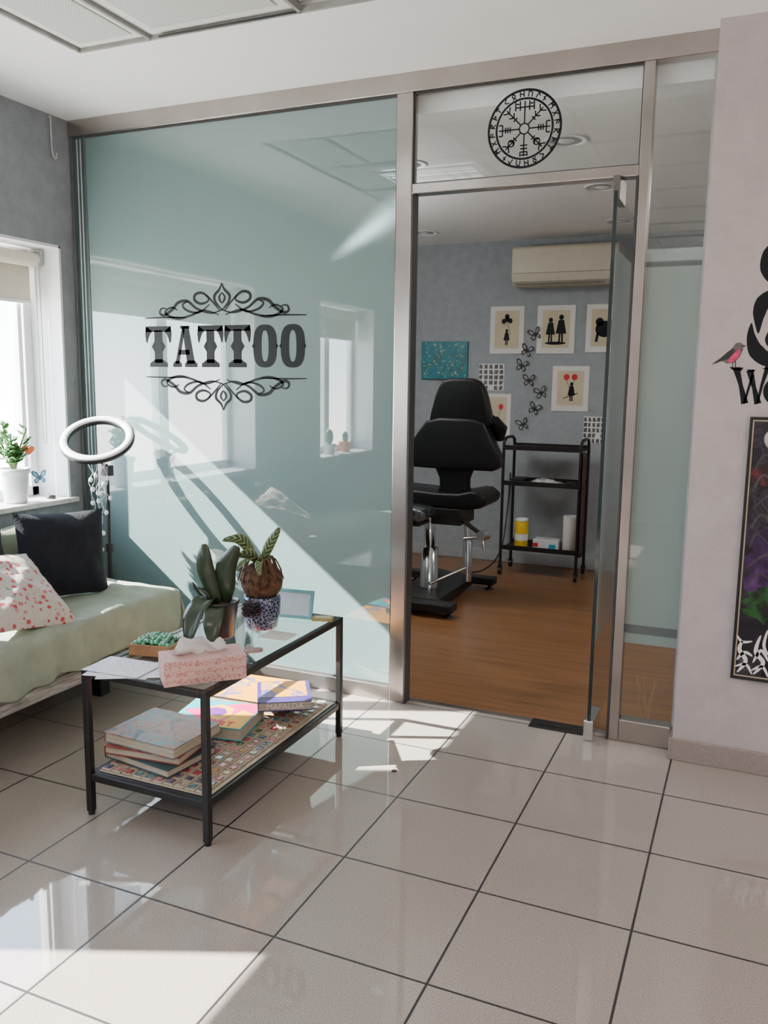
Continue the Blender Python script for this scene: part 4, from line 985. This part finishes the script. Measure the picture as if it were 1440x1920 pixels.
for i in range(13):
    for j in range(9):
        u=-1.49+.25*i/12; v=6.07+.16*j/8; e=max(abs(i-6)/6,abs(j-4)/4); vs.append((u,v,mz+.003+(1-e**3)*(.035+.03*noise.noise(Vector((u*22,v*22,1))))))
for i in range(12):
    for j in range(8): a=i*9+j; fs.append((a,a+9,a+10,a+1))
b.add(vs,fs,0,True); thing(b.obj('plastic_bag',mat('crinkled_plastic',(.45,.46,.47),.25,var=.5,scale=30,coat=.6)),'crumpled clear plastic bag on the trolley shelf','bag')
b=MB(); vs=[];fs=[]
for i in range(9):
    for j in range(15):
        vs.append((x1+.02+.012*math.sin(i*1.6),y0-.02+.012*i,.93-.75*j/14))
for i in range(8):
    for j in range(14): a=i*15+j; fs.append((a,a+15,a+16,a+1))
b.add(vs,fs,0,True); thing(b.obj('hanging_apron',MT['brown'],solid=.004),'dark brown cloth hanging from the side of the trolley','cloth')
b=MB(); random.seed(14)
for k in range(5): b.tube([(-.33+random.uniform(-.02,.02),3.56,0.0),(-.33+random.uniform(-.09,.09),3.55+random.uniform(-.03,.03),.20)],.0013,5)
thing(b.obj('dry_reeds',mat('straw',(.42,.32,.16),.8)),'thin dry reeds standing behind the side glass','reeds')
# ------------------------------------------------------------------ right wall : swirl, bird, lettering, poster
WY=3.246-.0006
d=MB()
def band(pts,ws):
    P=sp2(pts,8); L=len(P); q=len(ws)-1
    ww=[]
    for i in range(L):
        t=i/(L-1)*q; a=int(min(t,q-1)); ww.append(ws[a]+(ws[a+1]-ws[a])*(t-a))
    d.stroke(P,ww,WY)
band([(.10,1.92),(.045,1.895),(.012,1.85),(.008,1.80),(.035,1.76),(.10,1.745)],[.01,.028,.054,.054,.034,.01])
band([(.12,1.86),(.07,1.85),(.05,1.82),(.07,1.79),(.13,1.78)],[.01,.022,.03,.022,.01])
band([(.10,1.715),(.035,1.715),(.0,1.69),(-.012,1.65),(-.01,1.585)],[.02,.038,.052,.04,.003])
band([(.12,1.66),(.055,1.665),(.032,1.64),(.03,1.59)],[.02,.03,.032,.004])
band([(-.034,1.62),(-.032,1.575),(-.012,1.525),(.03,1.495),(.10,1.485)],[.003,.028,.050,.048,.02])
band([(.03,1.60),(.025,1.565),(.05,1.54),(.11,1.535)],[.006,.026,.03,.01])
band([(.14,1.95),(.3,1.97),(.42,1.88),(.44,1.7),(.38,1.52),(.2,1.46)],[.02,.05,.06,.06,.05,.02])
thing(d.obj('swirl_decal',MT['decal']),'large black swirling wall decal on lilac wallpaper','wall decal')
d=MB()
def tap(a,b,c,w): 
    P=sp2([a,b,c],8); L=len(P); d.stroke(P,[w*(.55+.45*abs(2*i/(L-1)-1)) for i in range(L)],WY)
zb,zt=1.345,1.465
tap((-.072,zt+.003),(-.054,1.41),(-.036,zb),.024); d.stroke([(-.038,zb),(-.018,zt-.02)],.008,WY); tap((-.028,zt-.005),(-.010,1.40),(.006,zb),.024); d.stroke([(.004,zb),(.014,1.41),(.028,zt+.006)],[.007,.010,.016],WY)
d.flat([(-.095,zt+.006),(-.048,zt+.004),(-.055,zt-.008),(-.085,zt-.004)],WY); d.flat([(.008,zt),(.048,zt+.012),(.036,zt-.004)],WY); d.flat([(-.04,zt-.002),(-.008,zt-.004),(-.02,zt-.014)],WY)
d.stroke([(.065+.034*math.cos(2*pi*k/24),1.39+.042*math.sin(2*pi*k/24)) for k in range(24)],[.009+.014*abs(math.cos(2*pi*k/24)) for k in range(24)],WY,closed=True)
thing(d.obj('wall_word',MT['decal']),'black flared decorative letters Wo on lilac wallpaper','wall lettering')
d=MB(); by=WY-.0002
SB=lambda P:[(-.155+(x+.16)*.92,1.470+(z-1.470)*.95) for x,z in P]
body=[(-.125,1.495),(-.105,1.483),(-.08,1.485),(-.062,1.505),(-.052,1.53),(-.05,1.545),(-.056,1.556),(-.068,1.56),(-.08,1.555),(-.088,1.54),(-.105,1.52),(-.15,1.488),(-.16,1.478),(-.14,1.484)]
d.flat(SB(body),by,0)
d.flat(SB([(-.105,1.49),(-.085,1.487),(-.066,1.505),(-.058,1.53),(-.066,1.535),(-.082,1.52)]),by-.0002,1)
d.flat(SB([(-.15,1.482),(-.10,1.50),(-.078,1.525),(-.085,1.54),(-.105,1.525)]),by-.0004,2)
d.flat(SB([(-.052,1.551),(-.040,1.546),(-.051,1.543)]),by-.0004,2)
d.stroke(SB([(-.085,1.488),(-.083,1.470)]),.003,by,2); d.stroke(SB([(-.075,1.492),(-.072,1.470)]),.003,by,2)
thing(d.obj('bird_sticker',[mat('bird_grey',(.11,.09,.095),.6,var=.4,scale=80),mat('bird_pink',(.58,.035,.12),.6,var=.3,scale=60),mat('bird_dark',(.02,.018,.02),.6)]),'small bird wall sticker with grey back and pink breast','wall decal')
px0,px1,pz0,pz1=-.015,.62,.355,1.30; WYf=3.246
fr_=MB()
fr_.box((px0,WYf-.02,pz0),(px0+.010,WYf,pz1)).box((px1-.010,WYf-.02,pz0),(px1,WYf,pz1)).box((px0+.010,WYf-.02,pz0),(px1-.010,WYf,pz0+.010)).box((px0+.010,WYf-.02,pz1-.010),(px1-.010,WYf,pz1))
f1=fr_.obj('frame',MT['black'],bevel=.002)
bo=MB().box((px0+.010,WYf-.012,pz0+.010),(px1-.010,WYf-.002,pz1-.010)).obj('border',MT['cream'])
ar=MB().box((px0+.015,WYf-.014,pz0+.015),(px1-.015,WYf-.012,pz1-.015)).obj('artwork',MT['fantasy'])
def blob(cx,cz,rx,rz,m,nm,y):
    b=MB(); n=28; P=[]
    for k in range(n):
        a=2*pi*k/n; r=1+.5*noise.noise(Vector((math.cos(a)*3+cx*9,math.sin(a)*3,cz))); P.append((max(px0+.016,cx+rx*r*math.cos(a)),cz+rz*r*math.sin(a)))
    b.flat(P,y); return b.obj(nm,MT[m])
ex=[blob(.10,.78,.10,.13,'purple','violet_area',WYf-.0145),blob(.11,.64,.11,.06,'greenart','green_area',WYf-.015),blob(.07,1.10,.07,.04,'redart','red_area',WYf-.0155)]
b=MB(); yy=WYf-.0165
def spike(pts,w):
    P=sp2(pts,6); L=len(P); b.stroke(P,[w*(math.sin(pi*i/(L-1))**.6)+.0012 for i in range(L)],yy)
random.seed(31)
J=lambda s: random.uniform(-s,s)
for k in range(11):
    x=.022+k*.054
    hgt=.50+.05*random.random()
    spike([(x+J(.006),hgt),(x-.012+J(.006),.465),(x+.008+J(.006),.425),(x-.010+J(.008),.378)],.014)
    spike([(x-.020,.44+J(.02)),(x+.004,.462+J(.01)),(x+.032,.435+J(.02))],.010)
    spike([(x-.018+J(.01),.395+J(.01)),(x+.012,.412),(x+.034,.376+J(.006))],.009)
    if k%2: spike([(x+.02,.53+J(.02)),(x+.012,.49),(x+.03,.455)],.009)
    else: spike([(x-.028,.52),(x-.006,.495),(x+.028,.515+J(.02))],.008)
ex.append(b.obj('lettering',MT['paperw']))
wv=MB()
for k in range(7):
    zz=.70+.07*k; wv.stroke(sp2([(px0+.03,zz),(px0+.07+.02*math.sin(k*2),zz+.05),(px0+.13,zz+.02*math.cos(k)),(px0+.2,zz+.09)],6),.005+.003*(k%2),yy)
ex.append(wv.obj('thorn_branches',mat('thorn_grey',(.06,.05,.06),.6,var=.5)))
mo=MB(); disc(mo,.075,1.225,.04,.04,yy,28); ex.append(mo.obj('moon',mat('moon_grey',(.50,.46,.46),.6,var=.5,scale=20)))
assemble('framed_poster',((px0+px1)/2,WYf,pz0),[f1,bo,ar]+ex,'dark fantasy poster in a thin black frame with white lettering','poster')
thing(MB().lathe((-1.115,2.70,0),[(.010,0),(.010,.003),(.004,.004)],14).obj('bottle_cap',MT['brown']),'tiny brown cap lying on the tiled floor','cap')
# ------------------------------------------------------------------ light
def area(name,loc,size,power,color,rot=(0,0,0),sy=None,portal=False,spread=None):
    l=bpy.data.lights.new(name,'AREA'); l.energy=power; l.color=color; l.size=size
    if sy: l.shape='RECTANGLE'; l.size_y=sy
    if portal: l.cycles.is_portal=True
    if spread: l.spread=math.radians(spread)
    o=bpy.data.objects.new(name,l); o.location=loc; o.rotation_euler=rot; COL.objects.link(o); return o
sun=bpy.data.lights.new('sun','SUN'); sun.energy=64; sun.angle=math.radians(.55); sun.color=(1,.96,.90)
so=bpy.data.objects.new('sun',sun); COL.objects.link(so)
so.rotation_euler=Vector((1,.425,-.776)).to_track_quat('-Z','Y').to_euler()
for (a,b) in (W1,W2,W_added): area('window_portal',(XL-.27,(a+b)/2,(SZ+TZ)/2),TZ-SZ,1,(1,1,1),(0,-pi/2,0),b-a,True)
area('warm_fill',(.7,-.4,2.58),1.4,38,(1,.83,.75))  # added area light behind the camera for warm fill, no fixture modelled
area('warm_fill',(1.4,1.8,2.58),1.0,22,(1,.78,.69))  # second added warm fill, out of view on the right
area('ceiling_fill',(.6,-1.2,1.9),.6,72,(1,.96,.93),(pi,0,0))  # added upward fill behind the camera to brighten the ceiling
area('treatment_fill',(.40,4.9,2.44),.6,24,(1,.93,.86))  # added fill for the inner room, kept out of view
area('treatment_fill',(-2.6,4.6,2.44),.6,14,(.98,.97,1))  # second added fill for the inner room
area('treatment_ceiling_fill',(-2.75,4.1,1.9),.4,42,(1,.95,.90),(pi,0,0))  # added upward fill for the inner ceiling, hidden by the frosted panel
# narrow lamp added outside the first window, standing in for a sun glint
gp=Vector((-4.0,2.72,.50)); tg_=Vector((-1.66,3.345,1.93))
go=area('added_glint_lamp',gp,.09,2.6,(1,.98,.95),(tg_-gp).to_track_quat('-Z','Y').to_euler(),.13,False,2.0)
wd=bpy.data.worlds.new('World'); S.world=wd; wd.use_nodes=True; nt=wd.node_tree
bg=nt.nodes['Background']
tc=N(nt,'ShaderNodeTexCoord'); sx=N(nt,'ShaderNodeSeparateXYZ'); nt.links.new(tc.outputs['Generated'],sx.inputs[0])
c=ramp(nt,M2(nt,'ADD',M2(nt,'MULTIPLY',sx.outputs[2],.5),.5),[(0,(1.0,.96,.90)),(.47,(1.0,.96,.90)),(.53,(.60,.70,.82)),(1,(.38,.52,.78))])
nt.links.new(c,bg.inputs[0]); bg.inputs[1].default_value=19
# ------------------------------------------------------------------ camera
cam=bpy.data.cameras.new('camera'); cam.sensor_fit='VERTICAL'; cam.sensor_height=24; cam.sensor_width=18; cam.lens=1592/1920*24; cam.clip_start=.02
co=bpy.data.objects.new('camera',cam); COL.objects.link(co)
m=Matrix(((.91700,-.07149,.39244),(.39895,.13279,-.90733),(.01276,.98858,.15029))).to_4x4(); m.translation=(0,0,1.4)
co.matrix_world=m; S.camera=co
